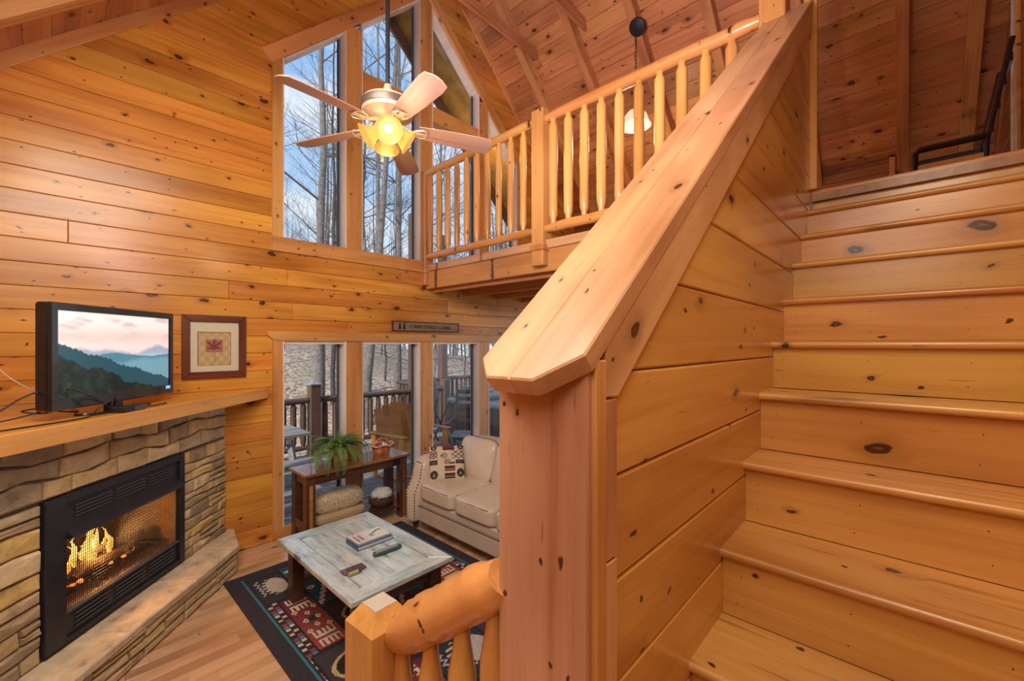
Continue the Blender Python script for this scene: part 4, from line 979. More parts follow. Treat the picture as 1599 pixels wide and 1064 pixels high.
DKT = plain('dark_letter', (.025, .012, .008), .7)
text(sg, 'CABIN SWEET CABIN', .066, SF @ T_((.56, .037, .0185)), DKT)
for x in (.10, .16):   # little pine trees burnt into the board
    b = B()
    for k in range(3): b.poly([(-.028+.006*k, .03+.022*k), (.028-.006*k, .03+.022*k), (0, .06+.022*k)], 0, .002+.0005*k)
    b.box((-.004, .014, 0), (.004, .032, .002)); b.add('tree_emblem', DKT, sg, SF @ T_((x, 0, .0185)), 0)
b = B().box((.20, .058, 0), (.235, .064, .002)); b.add('sign_dash', DKT, sg, SF @ T_((0, 0, .0185)), 0)

# ------------------------------------------------------------------ rug
def rugpaint(X, Y):
    # X: 0..1.62 across (x from .92), Y: 0..2.3, 0 at the far end (y = 3.98 - Y)
    rs = np.random.RandomState(3); col = np.ones(X.shape+(3,))*np.array([.032, .027, .042])
    def put(m, c): col[m] = c
    w, l = 1.62, 2.3
    cx = w/2
    A = np.minimum(X, w-X)     # distance from the long sides
    E_ = np.minimum(Y, l-Y)    # distance from the ends
    teal = np.abs(np.minimum(A, E_+0.0)-.095) < .008
    put((abs(A-.105) < .009) & (E_ > .08), [.03, .20, .26])
    # checker strips
    for a0, cc in ((.125, 0), (.165, 1)):
        m = (A > a0) & (A < a0+.028) & (Y > .58) & (Y < l-.35)
        k = np.floor(Y/.034).astype(int)+cc; pal = np.array([[.60, .42, .30], [.02, .02, .03], [.35, .04, .06], [.10, .22, .28], [.62, .50, .45], [.02, .02, .03]])
        mm = m & ((Y/.034) % 1 > .18); col[mm] = pal[k[mm] % 6]
    # repeating panels between the strips
    def panel(x0, x1, y0, y1, kind):
        m = (X > x0) & (X < x1) & (Y > y0) & (Y < y1); u = (X-x0)/(x1-x0); v = (Y-y0)/(y1-y0)
        zz = np.abs(((v*8) % 1)-.5)*2
        if kind == 'red':
            base = np.stack([.11+.22*v, .012+.045*v, .045-.02*v], -1); col[m] = base[m]
            d = np.abs(u-.5)*1.2
            for c0 in (.16, .5, .84):
                q = m & (np.abs(v-c0) < .085*(1+.5*np.sign(np.sin(u*40)))) & (np.abs(u-.5) < .34) & (np.abs(v-c0) > .02); put(q if c0 != .5 else q & (np.abs(u-.5) > .2) & False, [.62, .55, .45])
            for (a, b) in ((.18, .3), (.18, .68), (.82, .3), (.82, .68), (.5, .38), (.5, .62), (.3, .5), (.7, .5)):
                r1, r2 = np.abs(u-a)*1.0, np.abs(v-b)*2.4; q = m & (r1+r2 < .10) & ~(r1+r2 < .035); put(q, [.62, .52, .34])
            q = m & (np.abs(v-.5) < .035) & (np.abs(u-.5) < .12); put(q, [.02, .02, .03])
        if kind == 'blue':
            put(m, [.012, .085, .15]); t = np.abs(u-.5)*2
            q = m & (v > .12) & (v < .9) & (t < (v-.1)*1.1); put(q, [.11, .03, .10])
            q2 = m & (v > .12) & (np.abs(t-(v-.1)*1.1) < .10*(.4+zz)); put(q2, [.55, .52, .52])
            q = m & (v > .25) & (v < .8) & (t < (v-.25)*.7); put(q, [.02, .12, .2])
            for (a, b) in ((.12, .3), (.88, .3), (.5, .6)):
                r1 = np.abs(u-a)+np.abs(v-b)*1.2; put(m & (r1 < .09) & (r1 > .03), [.60, .60, .62])
        if kind == 'bear':
            put(m, [.045, .035, .04])
            r = ((u-.5)/.36)**2+((v-.5)/.26)**2; r2 = ((u-.78)/.14)**2+((v-.38)/.16)**2
            legs = ((np.abs(u-.3) < .06) | (np.abs(u-.62) < .06)) & (v > .5) & (v < .88)
            b_ = (r < 1) | (r2 < 1) | legs; put(m & b_, [.015, .012, .012]); put(m & (((r < 1.35) & (r > 1)) | ((r2 < 1.3) & (r2 > 1))) & ~b_, [.50, .36, .18])
        if kind == 'moon':
            put(m, [.03, .028, .04]); r = np.hypot(u-.62, (v-.45)*1.1); jag = .33+.05*np.sign(np.sin(v*60))*(u < .5); put(m & (r < jag), [.48, .43, .40])
            put(m & (np.abs(u-.12-.1*zz) < .03) & (v > .1) & (v < .7), [.42, .42, .44])
        put((((np.abs(X-x0) < .006) | (np.abs(X-x1) < .006)) & (Y > y0) & (Y < y1)) | (((np.abs(Y-y0) < .006) | (np.abs(Y-y1) < .006)) & (X > x0) & (X < x1)), [.012, .012, .02])
    panel(.13, .36, .14, .58, 'moon'); panel(.36, .78, .10, .42, 'blue'); panel(.78, 1.2, .10, .42, 'red'); panel(1.2, 1.5, .14, .58, 'moon')
    panel(.20, .40, .60, 1.32, 'red'); panel(.40, .80, .44, .86, 'blue'); panel(.80, 1.2, .44, .86, 'bear'); panel(1.2, 1.42, .60, 1.32, 'red')
    panel(.42, .8, .9, 1.3, 'bear'); panel(.8, 1.2, .9, 1.3, 'blue')
    panel(.14, .58, 1.34, 1.78, 'bear'); panel(.58, 1.02, 1.34, 1.78, 'blue'); panel(1.02, 1.48, 1.34, 1.78, 'red')
    panel(.20, .6, 1.8, 2.2, 'red'); panel(.6, 1.0, 1.8, 2.2, 'moon'); panel(1.0, 1.45, 1.8, 2.2, 'bear')
    col += (rs.rand(*X.shape)[..., None]-.5)*.35*(col+.015)
    return np.clip(col, 0, 1)
rg = empty('area_rug', T_((1.7, 2.8, 0)), 'dark southwestern patterned area rug on the hardwood floor', 'rug')
RF = frame((.92, 3.98, .009), (1, 0, 0), (0, 0, 1)) @ Matrix.Diagonal((1, -1, 1, 1))
g_ = grid('rug_face', 1.62, 2.3, 230, 326, rugpaint, painted('woven_rug', .95, bump=.5), rg, frame((.92, 3.98-2.3, .0095), (1, 0, 0), Z))
# grid colours were laid out from the far end: flip rows
me = g_.data; a = me.attributes['Col']; buf = np.zeros(len(me.polygons)*4, np.float32); a.data.foreach_get('color', buf); a.data.foreach_set('color', buf.reshape(326, 230, 4)[::-1].ravel())
B().box((.915, 1.675, 0), (2.545, 3.985, .009), .003).add('rug_backing', plain('rug_binding', (.05, .025, .03), .9), rg, ID, 0)

# ------------------------------------------------------------------ coffee table
CT0, CT1, CY0, CY1, CTZ = 1.13, 1.85, 2.27, 3.42, .46
ct = empty('coffee_table', T_(((CT0+CT1)/2, (CY0+CY1)/2, .0095)), 'low coffee table with whitewashed plank top and dark brown legs on the rug', 'table')
FTb = frame((CT0, CY0, CTZ), (0, 1, 0), Z)     # local x = +y, local y = z cross x = -x
LX, LY = CY1-CY0, CT1-CT0
def tb(pts, name='top_plank', T=.028, mat=WHITEW, dz=0): plank(ct, FTb @ T_((0, 0, dz)), [(x, -y) for x, y in pts][::-1], mat, T, .003, name)
fwid = .115
tb([(0, 0), (LX, 0), (LX-fwid, fwid), (fwid, fwid)], 'top_border'); tb([(0, LY), (fwid, LY-fwid), (LX-fwid, LY-fwid), (LX, LY)], 'top_border')
FT2 = frame((CT0, CY0, CTZ), (1, 0, 0), Z)
for P in ([(0, 0), (LY, 0), (LY-fwid, fwid), (fwid, fwid)], [(0, LX), (fwid, LX-fwid), (LY-fwid, LX-fwid), (LY, LX)]): plank(ct, FT2, P, WHITEW, .028, .003, 'top_border')
npl = 6; pw_ = (LY-2*fwid-.010)/npl
for i in range(npl): tb(rect(fwid+.005, fwid+.005+i*pw_+.0012, LX-fwid-.005, fwid+.005+(i+1)*pw_-.0012), 'top_plank', .024, dz=-.003)
B().box((.012, .012, -.050), (LY-.012, LX-.012, -.0285), .003).add('top_edge', DARKW, ct, FT2, 0)
for sx in (0, 1):
    for sy in (0, 1):
        x = CT0+.055+sx*(LY-.11-.085); y = CY0+.05+sy*(LX-.10-.085)
        B().box((x, y, .0095), (x+.085, y+.085, CTZ-.051), .004).add('leg', DARKW, ct, ID, 0)
for sx in (0, 1): B().box((CT0+.075+sx*(LY-.15-.02), CY0+.14, CTZ-.135), (CT0+.095+sx*(LY-.15-.02), CY1-.14, CTZ-.051), .003).add('apron', DARKW, ct, ID, 0)
for sy in (0, 1): B().box((CT0+.14, CY0+.075+sy*(LX-.15-.02), CTZ-.135), (CT1-.14, CY0+.095+sy*(LX-.15-.02), CTZ-.051), .003).add('apron', DARKW, ct, ID, 0)
for sx in (0, 1):
    for k in range(2): B().lathe([(.009, 0), (.007, .005)], 8).add('bolt', IRON, ct, frame((CT1-.23+k*.035, CY0+.0735, CTZ-.09), (1, 0, 0), (0, -1, 0)), 0)
    break
# items on the coffee table
zt = CTZ
def bookat(x, y, z, w, d, h, rot, mat, label, cover=None):
    e = empty('book', T_((x, y, z)) @ RZ(rot), label, 'book')
    F = WM[e.name]
    B().box((-w/2+.004, -d/2+.004, .003), (w/2-.006, d/2-.004, h-.003)).add('pages', PAPER, e, F, 0)
    B().box((-w/2, -d/2, 0), (w/2, d/2, .003), .001).add('back_cover', mat, e, F, 0); B().box((-w/2, -d/2, 0), (-w/2+.004, d/2, h), .001).add('spine', mat, e, F, 0)
    if cover is None: B().box((-w/2, -d/2, h-.003), (w/2, d/2, h), .001).add('front_cover', mat, e, F, 0)
    else: B().box((-w/2, -d/2, h-.003), (w/2, d/2, h-.0004)).add('front_cover', PAPER, e, F, 0); grid('cover_art', w, d, 90, 60, cover, painted('cover_art', .3), e, F @ T_((-w/2, -d/2, h)))
    return e
bookat(1.585, 2.90, zt, .275, .185, .026, -.02, BOOKB, 'blue hardback book lying under the pale one on the coffee table')
def coverp(X, Y):
    u, v = X/.26, Y/.17; col = np.ones(X.shape+(3,))*np.array([.66, .60, .60])
    m = (u > .42); col[m] = [.70, .72, .66]
    r = np.abs(v-.62-.12*np.sin(u*9)); col[(r < .05) & (u > .5) & (u < .95)] = [.10, .16, .15]
    col[(np.hypot(u-.55, v-.35) < .07)] = [.25, .38, .30]
    for (a, b, c_) in ((.10, .17, .9), (.22, .30, .8)):
        col[(u > a) & (u < b) & (np.abs(v-.5) < .40*c_) & (np.sin(v*85) > -.35)] = [.06, .04, .10]
    return col
bk2 = bookat(1.58, 2.905, zt+.026, .26, .17, .016, .0, SPINE, 'pale photo cover book on top of the blue book', coverp)
rm = empty('remote_control', T_((1.585, 2.655, zt)) @ RZ(-.06), 'chunky dark teal remote control with grey keys beside the books', 'remote'); F = WM[rm.name]
B().cushion(.105, .026, .013, .45, 8, T_((0, 0, .013))).add('shell', REMOTE, rm, F, 60)
kb = B()
for i in range(12):
    for j in range(4): kb.box((-.085+i*.0135, -.018+j*.0098, .0225), (-.085+i*.0135+.009, -.018+j*.0098+.006, .0275), .001)
tag(kb.add('keys', KEYS, rm, F, 0), kind='stuff')
phn = empty('smartphone', T_((1.307, 2.60, zt)) @ RZ(-.05), 'smartphone in a plum case lying face up on the coffee table', 'phone'); F = WM[phn.name]
B().box((-.075, -.036, 0), (.075, .036, .011), .006, seg=2).add('case', PHONER, phn, F, 50)
B().box((-.070, -.031, .0105), (.070, .031, .0118), .0005).add('screen', plain('phone_glass', (.03, .05, .11), .06, coat=1), phn, F, 0)
lt = empty('key_fob', T_((1.285, 2.545, zt)) @ RZ(-.02), 'small olive cylinder with a black cap beside the phone', 'key fob'); F = WM[lt.name]
B().tube([(-.036, 0, .012), (-.034, 0, .012), (.028, 0, .012)], [.009, .012, .012], 12).add('body', GOLDC, lt, F, 40)
B().tube([(.0285, 0, .012), (.036, 0, .012)], [.0125, .010], 12).add('cap', BLACKM, lt, F, 40)
B().tube([(.034, 0, .01), (.046, .008, .004), (.05, -.006, .004), (.038, -.012, .004)], .002, 6).add('ring', IRON, lt, F, 40)

# ------------------------------------------------------------------ console table below the windows
QX0, QX1, QY0, QY1, QZ = 1.575, 2.70, 4.06, 4.46, .69
cn = empty('console_table', T_(((QX0+QX1)/2, (QY0+QY1)/2, 0)), 'dark wooden console table with a glossy plank top standing before the windows', 'table')
for i in range(5):
    a = QY0+(QY1-QY0)*i/5; plank(cn, frame((0, 0, QZ), (1, 0, 0), Z), rect(QX0, a+.0006, QX1, a+(QY1-QY0)/5-.0006), WALNUT, .024, .002, 'top_plank')
B().box((QX0+.01, QY0+.008, QZ-.032), (QX1-.01, QY1-.005, QZ-.0245)).add('top_edge', DARKW, cn, ID, 0)
LG = []
for sx in (0, 1):
    for sy in (0, 1):
        x = QX0+.02+sx*(QX1-QX0-.04-.085); y = QY0+.02+sy*(QY1-QY0-.04-.085)
        b = B(); b.box((x, y, 0), (x+.085, y+.085, QZ-.033), .004); l = b.add('leg', DARKW, cn, ID, 0)
        B().box((x+.028, y-.004, .01), (x+.06, y+.001, QZ-.11), .001).add('leg_fillet', WALNUT, l, ID, 0) if sy == 0 else None
B().box((QX0+.106, QY0+.03, QZ-.115), (QX1-.106, QY0+.052, QZ-.033), .003).add('apron', DARKW, cn, ID, 0)
B().box((QX0+.106, QY1-.052, QZ-.115), (QX1-.106, QY1-.03, QZ-.033), .003).add('apron', DARKW, cn, ID, 0)
for x in (QX0+.03, QX1-.052): B().box((x, QY0+.106, QZ-.115), (x+.022, QY1-.106, QZ-.033), .003).add('apron', DARKW, cn, ID, 0)
B().box((QX1-.19, QY0+.027, QZ-.105), (QX1-.107, QY0+.031, QZ-.045), .001).add('iron_plate', IRON, cn, ID, 0)
for k in range(2): B().lathe([(.010, 0), (.008, .006)], 8).add('bolt', BLACKM, cn, frame((QX1-.17+k*.045, QY0+.027, QZ-.075), (1, 0, 0), (0, -1, 0)), 0)
B().box((QX0+.024, QY0+.106, .14), (QX0+.04, QY1-.106, .22), .002).add('side_rail', DARKW, cn, ID, 0)
for i in range(3): plank(cn, frame((0, 0, .13), (1, 0, 0), Z), rect(QX0+.03, QY0+.04+i*.107, QX1-.03, QY0+.145+i*.107), DARKW, .022, .002, 'shelf_plank')
# fern
fx, fy = 1.975, 4.27
pt = empty('potted_fern', T_((fx, fy, QZ)), 'bushy green fern trailing out of a red glazed pot on the console', 'plant')
B().lathe([(.050, 0), (.060, .01), (.074, .05), (.078, .08), (.070, .115), (.066, .128), (.070, .136), (.064, .136), (.060, .12)], 28, caps=True).add('pot', CERAM, pt, T_((fx, fy, QZ)), 40)
B().lathe([(.0595, .0), (.055, .01)], 20).add('soil', SOIL, pt, T_((fx, fy, QZ+.112)), 40)
FRND = []
def frond_mesh(L_, droop, w, seedv):
    rn = random.Random(seedv); b = B(); pts = []
    n = 30
    for i in range(n+1):
        t = i/n; a = 1.25-droop*t
        if i == 0: p = Vector((0, 0, 0))
        else: p = pts[-1]+Vector((math.cos(a), 0, math.sin(a)))*(L_/n)
        pts.append(p)
    b.tube(pts, [.0018*(1-.7*i/n) for i in range(n+1)], 4)
    for i in range(2, n+1):
        t = i/n; l = w*math.sin(PI*min(1, t*.93+.09))**.7+.004; d = (pts[i]-pts[i-1]).normalized()
        for s in (-1, 1):
            p = pts[i]; q = p+Vector((0, s*l, 0))+d*l*.35+Vector((0, 0, -l*.25)); h = d*(L_/n*.24)
            m_ = (p+q)/2+Vector((0, 0, l*.08))
            vs = [b.bm.verts.new(v) for v in (p-h*.5, m_-h, q, m_+h, p+h*.5)]; b.bm.faces.new(vs)
    m = b.mesh('frond', 0, FERN); return m
FRND = [frond_mesh(.27+.028*k, 1.25+.36*k, (.034+.003*(k % 3)), k) for k in range(7)]
rn = random.Random(11)
for i in range(105):
    k = rn.randrange(7); az = rn.uniform(0, 2*PI); tilt = rn.uniform(-.6, .35)
    m = FRND[k]
    link('frond', m, pt, T_((fx+.03*math.cos(az), fy+.03*math.sin(az), QZ+.115)) @ RZ(az) @ Matrix.Rotation(tilt, 4, 'Y') @ Matrix.Rotation(rn.uniform(-.5, .5), 4, 'X') @ Matrix.Scale(rn.uniform(.75, 1.08), 4))
for az, k in ((-2.3, 6), (-2.0, 6), (-2.6, 5), (-.3, 5), (-.1, 6), (-1.8, 6)):
    link('frond', FRND[k], pt, T_((fx+.04*math.cos(az), fy+.04*math.sin(az), QZ+.12)) @ RZ(az) @ Matrix.Rotation(.15, 4, 'Y') @ Matrix.Scale(1.15, 4))
# ceramic basket
bx, by = 2.475, 4.27
bsk = empty('ceramic_basket', T_((bx, by, QZ)), 'terracotta coloured ceramic basket with a wavy pale rim and arched handle', 'basket')
def wv(i, j): return .05*math.sin(j*2*PI/24*6)*(i/5)
B().lathe([(.075, 0), (.082, .012), (.092, .05), (.103, .085), (.118, .105), (.108, .105), (.088, .06), (.07, .02)], 24, sx=1.15, sy=.78, wob=wv).add('bowl', COPPER, bsk, WM[bsk.name], 40)
rim = [(.122*1.15*math.cos(2*PI*j/48)*(1+.05*math.sin(j*2*PI/48*6)), .122*.78*math.sin(2*PI*j/48)*(1+.05*math.sin(j*2*PI/48*6)), .105+.008*math.sin(j*2*PI/48*6)) for j in range(49)]
B().tube(rim, .0055, 6).add('rim', CREAMG, bsk, WM[bsk.name], 60)
B().tube([(-.085, .0, .09), (-.07, 0, .135), (-.035, 0, .165), (.005, 0, .172), (.045, 0, .155), (.08, 0, .12), (.095, 0, .09)], [.014, .013, .012, .012, .013, .015, .016], 8).add('handle', COPPER, bsk, WM[bsk.name], 60)
for i, (x, y, r) in enumerate(((.03, -.055, .034), (-.03, -.06, .026), (.075, -.04, .024))): B().cushion(r, r*.5, r, .9, 4, T_((x, y, .07))).add('relief', COPPER, bsk, WM[bsk.name], 60)
# lower shelf: pillows and yarn basket
o = B().cushion(.27, .14, .045, .42, 12, None, puff=.4, noise=.004, seedv=1).add('throw_pillow', BEIGEF, None, T_((1.97, 4.27, .185)), 60); tag(o, 'flat beige cushion lying on the lower shelf of the console', 'pillow')
def fuzz(o, n, l, mat, seedv=0):
    me = o.data; rn = random.Random(seedv); b = B(); ps = list(me.polygons)
    for i in range(n):
        p = rn.choice(ps); c = p.center; nn = p.normal
        if nn.z < -.3: continue
        t = Vector((rn.uniform(-1, 1), rn.uniform(-1, 1), rn.uniform(-1, 1))); d = (nn+t*.7).normalized()*l*rn.uniform(.5, 1); s_ = t.cross(nn).normalized()*.0022
        c = c+t*.008
        vs = [b.bm.verts.new(v) for v in (c-s_, c+s_, c+d)]; b.bm.faces.new(vs)
    q = b.add('pile', mat, o, WM[o.name], 0); tag(q, kind='stuff')
o = B().cushion(.255, .12, .085, .55, 12, None, puff=.3, noise=.006, seedv=4).add('throw_pillow', FUR, None, T_((1.965, 4.275, .315)), 60); tag(o, 'cream faux fur pillow on the beige cushion of the console shelf', 'pillow'); fuzz(o, 5000, .022, FUR)
wx, wy = 2.475, 4.27
wk = empty('wicker_basket', T_((wx, wy, .13)), 'low round wicker basket at the right of the console shelf', 'basket')
for k in range(6):
    r = .10+.022*math.sin(k*.5); r = [.095, .110, .120, .124, .122, .116][k]
    B().tube([(r*1.1*math.cos(2*PI*j/28), r*.95*math.sin(2*PI*j/28), .012+.017*k+.004*math.sin(j*2.2+k*PI)) for j in range(29)], .0095, 6).add('woven_coil', WICKER, wk, WM[wk.name], 60)
B().lathe([(.09, 0), (.095, .006)], 20).add('base', WICKER, wk, WM[wk.name], 40)
B().tube([(-.13, 0, .09), (-.10, -.05, .11), (0, -.09, .095), (.1, -.05, .11), (.13, 0, .09)], .006, 6).add('handle', WICKER, wk, WM[wk.name], 60)
o = B().cushion(.105, .09, .075, .95, 10, None, noise=.006, seedv=8).add('wool_bundle', WOOL, None, T_((wx, wy, .235)), 60); tag(o, 'fluffy white wool bundle sitting in the wicker basket', 'wool'); fuzz(o, 3000, .016, WOOL, 3)

# ------------------------------------------------------------------ sofa
sf = empty('sofa', T_((3.0, 2.85, 0)), 'cream leather three seat sofa with nailhead trim under the loft', 'sofa')
X0, X1, Y0, Y1 = 2.52, 3.42, 1.86, 3.84
AW = .17
B().box((X0+.02, Y0+.05, .09), (X1-.04, Y1-.05, .25), .012).add('base', LEATHERD, sf, ID, 40)
B().box((X0+.035, Y0+.07, .25), (X1-.1, Y1-.07, .325), .012).add('seat_deck', LEATHERD, sf, ID, 40)
B().cushion(.10, (Y1-Y0)/2-.03, .36, .25, 12, None).add('back_frame', LEATHERD, sf, T_((X1-.08, (Y0+Y1)/2, .50)), 60)
for s, ya in ((1, Y1-AW), (-1, Y0)):
    # arm: profile in x-z, swept over its width, with a scroll on top
    arm = empty('arm', T_((X0, ya, .09)))
    arm = None
    prof = [(X0-.01, .09), (X1-.06, .09), (X1-.06, .66), (X0+.30, .70), (X0+.16, .70), (X0+.10, .665), (X0+.075, .61), (X0+.06, .52), (X0+.02, .43), (X0-.01, .38)]
    b = B().poly([(x, z) for x, z in prof], 0, AW, cham=.02)
    A_ = b.add('arm', LEATHER, sf, frame((0, ya+AW, 0), (1, 0, 0), (0, -1, 0)), 50)
    pts = [(X1-.1, 0, .68), (X0+.3, 0, .705), (X0+.16, 0, .70), (X0+.10, 0, .665)]
    B().tube([(x, ya+AW/2, z-.02) for x, _, z in pts], [.078, .078, .076, .07], 14, flat=.62).add('arm_roll', LEATHER, A_, ID, 60)
    nb = B()
    def nails(path, step=.028, off=.004):
        for (p, q) in zip(path, path[1:]):
            p, q = Vector(p), Vector(q); n = max(1, int((q-p).length/step))
            for i in range(n):
                c = p+(q-p)*i/n; nb.lathe([(.009, 0), (.0075, .004), (.001, .0065)], 6, M=T_(c) @ frame((0, 0, 0), (0, 1, 0), (-1, 0, 0)))
    for dy in (.016, AW-.016): nails([(X0-.012, ya+dy, .11), (X0-.012, ya+dy, .37), (X0+.018, ya+dy, .43), (X0+.056, ya+dy, .52), (X0+.072, ya+dy, .61), (X0+.092, ya+dy, .665)])
    tag(nb.add('nailhead_trim', NAIL, A_, ID, 0), kind='stuff')
nb = B(); n_ = 58
for i in range(n_): nb.lathe([(.009, 0), (.0075, .004), (.001, .0065)], 6, M=T_((X0+.018, Y0+.16+(Y1-Y0-.32)*i/n_, .105)) @ frame((0, 0, 0), (0, 1, 0), (-1, 0, 0)))
tag(nb.add('nailhead_trim', NAIL, sf, ID, 0), kind='stuff')
B().tube([(X0+.026, Y0+.17, .25), (X0+.026, Y1-.17, .25)], .006, 6).add('piping', PIPING, sf, ID, 60)
cw = (Y1-Y0-2*AW)/3
for i in range(3):
    yc = Y0+AW+cw*(i+.5)
    cs = B().cushion(.335, cw/2-.003, .085, .22, 14, None, puff=.10, noise=.003, seedv=i).add('seat_cushion', LEATHER, sf, T_((X0+.345, yc, .405)), 60)
    e_ = .22; loop = []
    for j in range(49):
        a = 2*PI*j/48; ca, sa = math.cos(a), math.sin(a); p_ = 2/e_; l = (abs(ca)**p_+abs(sa)**p_)**(1/p_); loop.append((.333*ca/l, (cw/2-.005)*sa/l))
    for zz in (.062, -.062): B().tube([(x*.99, y*.99, zz) for x, y in loop], .0045, 5).add('piping', PIPING, cs, T_((X0+.345, yc, .405)), 60)
    F = T_((X0+.60, yc, .665)) @ Matrix.Rotation(.30, 4, 'Y')
    bc = B().cushion(.105, cw/2-.004, .225, .42, 14, None, puff=0, noise=.0, seedv=i)
    for v in bc.bm.verts:
        y_, z_ = v.co.y/(cw/2), v.co.z/.225; v.co.x *= .55+.65*(1-y_*y_)*(1-z_*z_); v.co.x += .006*math.sin(y_*7+z_*5+i); v.co.z += .018*abs(y_)**3*np.sign(z_)
    bc = bc.add('back_cushion', LEATHER, sf, F, 60)
    loop = []
    for j in range(49):
        a = 2*PI*j/48; ca, sa = math.cos(a), math.sin(a); p_ = 2/.42; l = (abs(ca)**p_+abs(sa)**p_)**(1/p_); y_ = ca/l; z_ = sa/l; loop.append((0, y_*(cw/2-.002), z_*.227+.018*abs(y_)**3*(1 if z_ > 0 else -1)))
    B().tube(loop, .0045, 5).add('piping', PIPING, bc, F, 60)
for x in (X0+.05, X1-.14):
    for y in (Y0+.09, Y1-.09): B().lathe([(.020, 0), (.026, .02), (.034, .075), (.036, .09)], 10).add('foot', DARKW, sf, T_((x, y, 0)), 40)
# lodge cushion
def pilpaint(X, Y):
    s = .40; u, v = X/s, Y/s; col = np.ones(X.shape+(3,))*np.array([.66, .56, .42])
    def R_(a, b, c, d, k): m = (u > a) & (u < b) & (v > c) & (v < d); col[m] = k; return m
    dk, rd, cr, br = [.035, .03, .03], [.20, .03, .045], [.66, .56, .42], [.12, .08, .05]
    R_(.38, .72, .90, 1, rd); R_(.38, .72, .86, .90, dk)
    m = R_(.0, .22, .62, .84, rd); z = np.abs((u*9) % 1-.5)*2; col[m & (np.abs((v-.62)/.22*3 % 1-.5)*2 < z)] = dk; col[m & (np.abs(((v-.62)/.22*3) % 1-z) < .22)] = cr
    m = R_(.62, 1, .60, .84, cr); z = np.abs((u*6) % 1-.5)*2; zz = np.abs(((v-.60)*8) % 1-.5)*2; col[m & (np.abs(z-zz) < .2)] = dk; col[m & (z+zz < .35)] = rd
    R_(0, .22, .44, .58, dk); R_(.03, .19, .47, .55, br); R_(.75, 1, .46, .57, dk); R_(.78, .97, .485, .545, br)
    for k, c in enumerate((dk, rd, dk, cr, rd, rd, dk, cr, dk)): R_(.42, .72, .06+.05*k, .06+.05*k+.042, c)
    for (a, b, s_) in ((.12, .17, 1), (.88, .20, 1), (.12, .95, .8), (.9, .95, .8)):
        r = np.hypot((u-a)/.11, (v-b)/.12)/s_; col[r < 1] = [.05, .045, .045]; r = np.hypot((u-a)/.035, (v-b+.02)/.04); col[r < 1] = [.32, .26, .2]
    r = np.hypot((u-.42)/.10, (v-.70)/.09); col[r < 1] = [.40, .33, .22]; r = np.hypot((u-.50)/.10, (v-.53)/.07); col[r < 1] = [.34, .27, .18]; col[(np.hypot((u-.34)/.03, (v-.70)/.03) < 1)] = [.1, .08, .06]
    return np.clip(col, 0, 1)
pcx = empty('lodge_pillow', T_((2.78, 3.50, .49)), 'square lodge cushion patterned with bears in black red and cream, against the sofa arm', 'pillow')
PFm = frame((2.635, 3.60, .485), (.80, -.55, 0), (-.55, -.80, .45))
def pz(X, Y):
    u, v = X/.36*2-1, Y/.36*2-1; return .060*np.sqrt(np.clip((1-np.abs(u)**3)*(1-np.abs(v)**3), 0, 1))
grid('front_face', .36, .36, 90, 90, lambda X, Y: pilpaint(X*.40/.36, Y*.40/.36), painted('tapestry', .9, bump=.4), pcx, PFm, pz)
grid('back_face', .36, .36, 20, 20, lambda X, Y: np.ones(X.shape+(3,))*np.array([.10, .08, .07]), painted('tapestry_back', .9), pcx, PFm @ Matrix.Rotation(PI, 4, 'Y') @ T_((-.36, 0, 0)), pz)

# ------------------------------------------------------------------ ceiling fan
FXc, FYc, FZc = 1.425, 2.385, 3.30
fan = empty('ceiling_fan', T_((FXc, FYc, FZc)), 'five blade ceiling fan with cream housing and four lit amber glass shades', 'ceiling fan')
FM = T_((FXc, FYc, FZc))
zr = ZR-SL*(XR-FXc)
B().tube([(0, 0, .20), (0, 0, zr-FZc-.02)], .013, 10).add('down_rod', IRON, fan, FM, 60)
B().lathe([(.055, 0), (.06, .04), (.03, .12)], 16).add('canopy', IRON, fan, FM @ T_((0, 0, zr-FZc-.16)), 40)
B().lathe([(.05, .0), (.10, .012), (.152, .04), (.160, .06), (.160, .10), (.150, .12), (.10, .145), (.05, .165), (.028, .20), (.02, .23)], 36).add('motor_housing', BRASSY, fan, FM, 35)
B().lathe([(.163, .058), (.165, .066), (.165, .094), (.163, .102)], 36).add('trim_band', plain('bronze_band', (.16, .12, .10), .4, metal=.6), fan, FM, 35)
vb = B()
for k in range(30):
    a = 2*PI*k/30; vb.box((.105, -.004, -.001), (.150, .004, .004), 0, M=RZ(a) @ T_((0, 0, .018)) @ Matrix.Rotation(-.52, 4, 'Y'))
tag(vb.add('vent_fins', BRASSY, fan, FM, 0), kind='stuff')
BL = None
for k in range(5):
    a = math.radians(-28+72*k); F = FM @ RZ(a) @ T_((0, 0, -.03)) @ Matrix.Rotation(.05, 4, 'Y')
    ir = B(); ir.tube([(.08, 0, .02), (.13, 0, .0), (.16, 0, -.008)], .010, 6); 
    for s_ in (-1, 1): ir.tube([(.15, 0, -.006), (.175, s_*.035, -.006), (.215, s_*.048, -.006), (.24, s_*.03, -.006), (.235, 0, -.006), (.20, s_*.012, -.006)], .006, 6)
    ir.box((.15, -.018, -.012), (.25, .018, -.004), .003); iro = ir.add('blade_iron', BRASSY, fan, F, 40)
    bl = B(); P = [(.19, -.052), (.40, -.068), (.60, -.074), (.655, -.066), (.675, -.03), (.68, 0), (.675, .03), (.655, .066), (.60, .074), (.40, .068), (.19, .052)]
    bl.poly(P, -.003, .003, cham=.001, M=T_((0, 0, .004)) @ Matrix.Rotation(-.23, 4, 'X')); bl.add('blade', pine('fan_blade', (.46, .25, .17), (.30, .14, .09), rough=.4, knots=0, rnd=.03) if k == 0 else bpy.data.materials['fan_blade'], fan, F, 0)
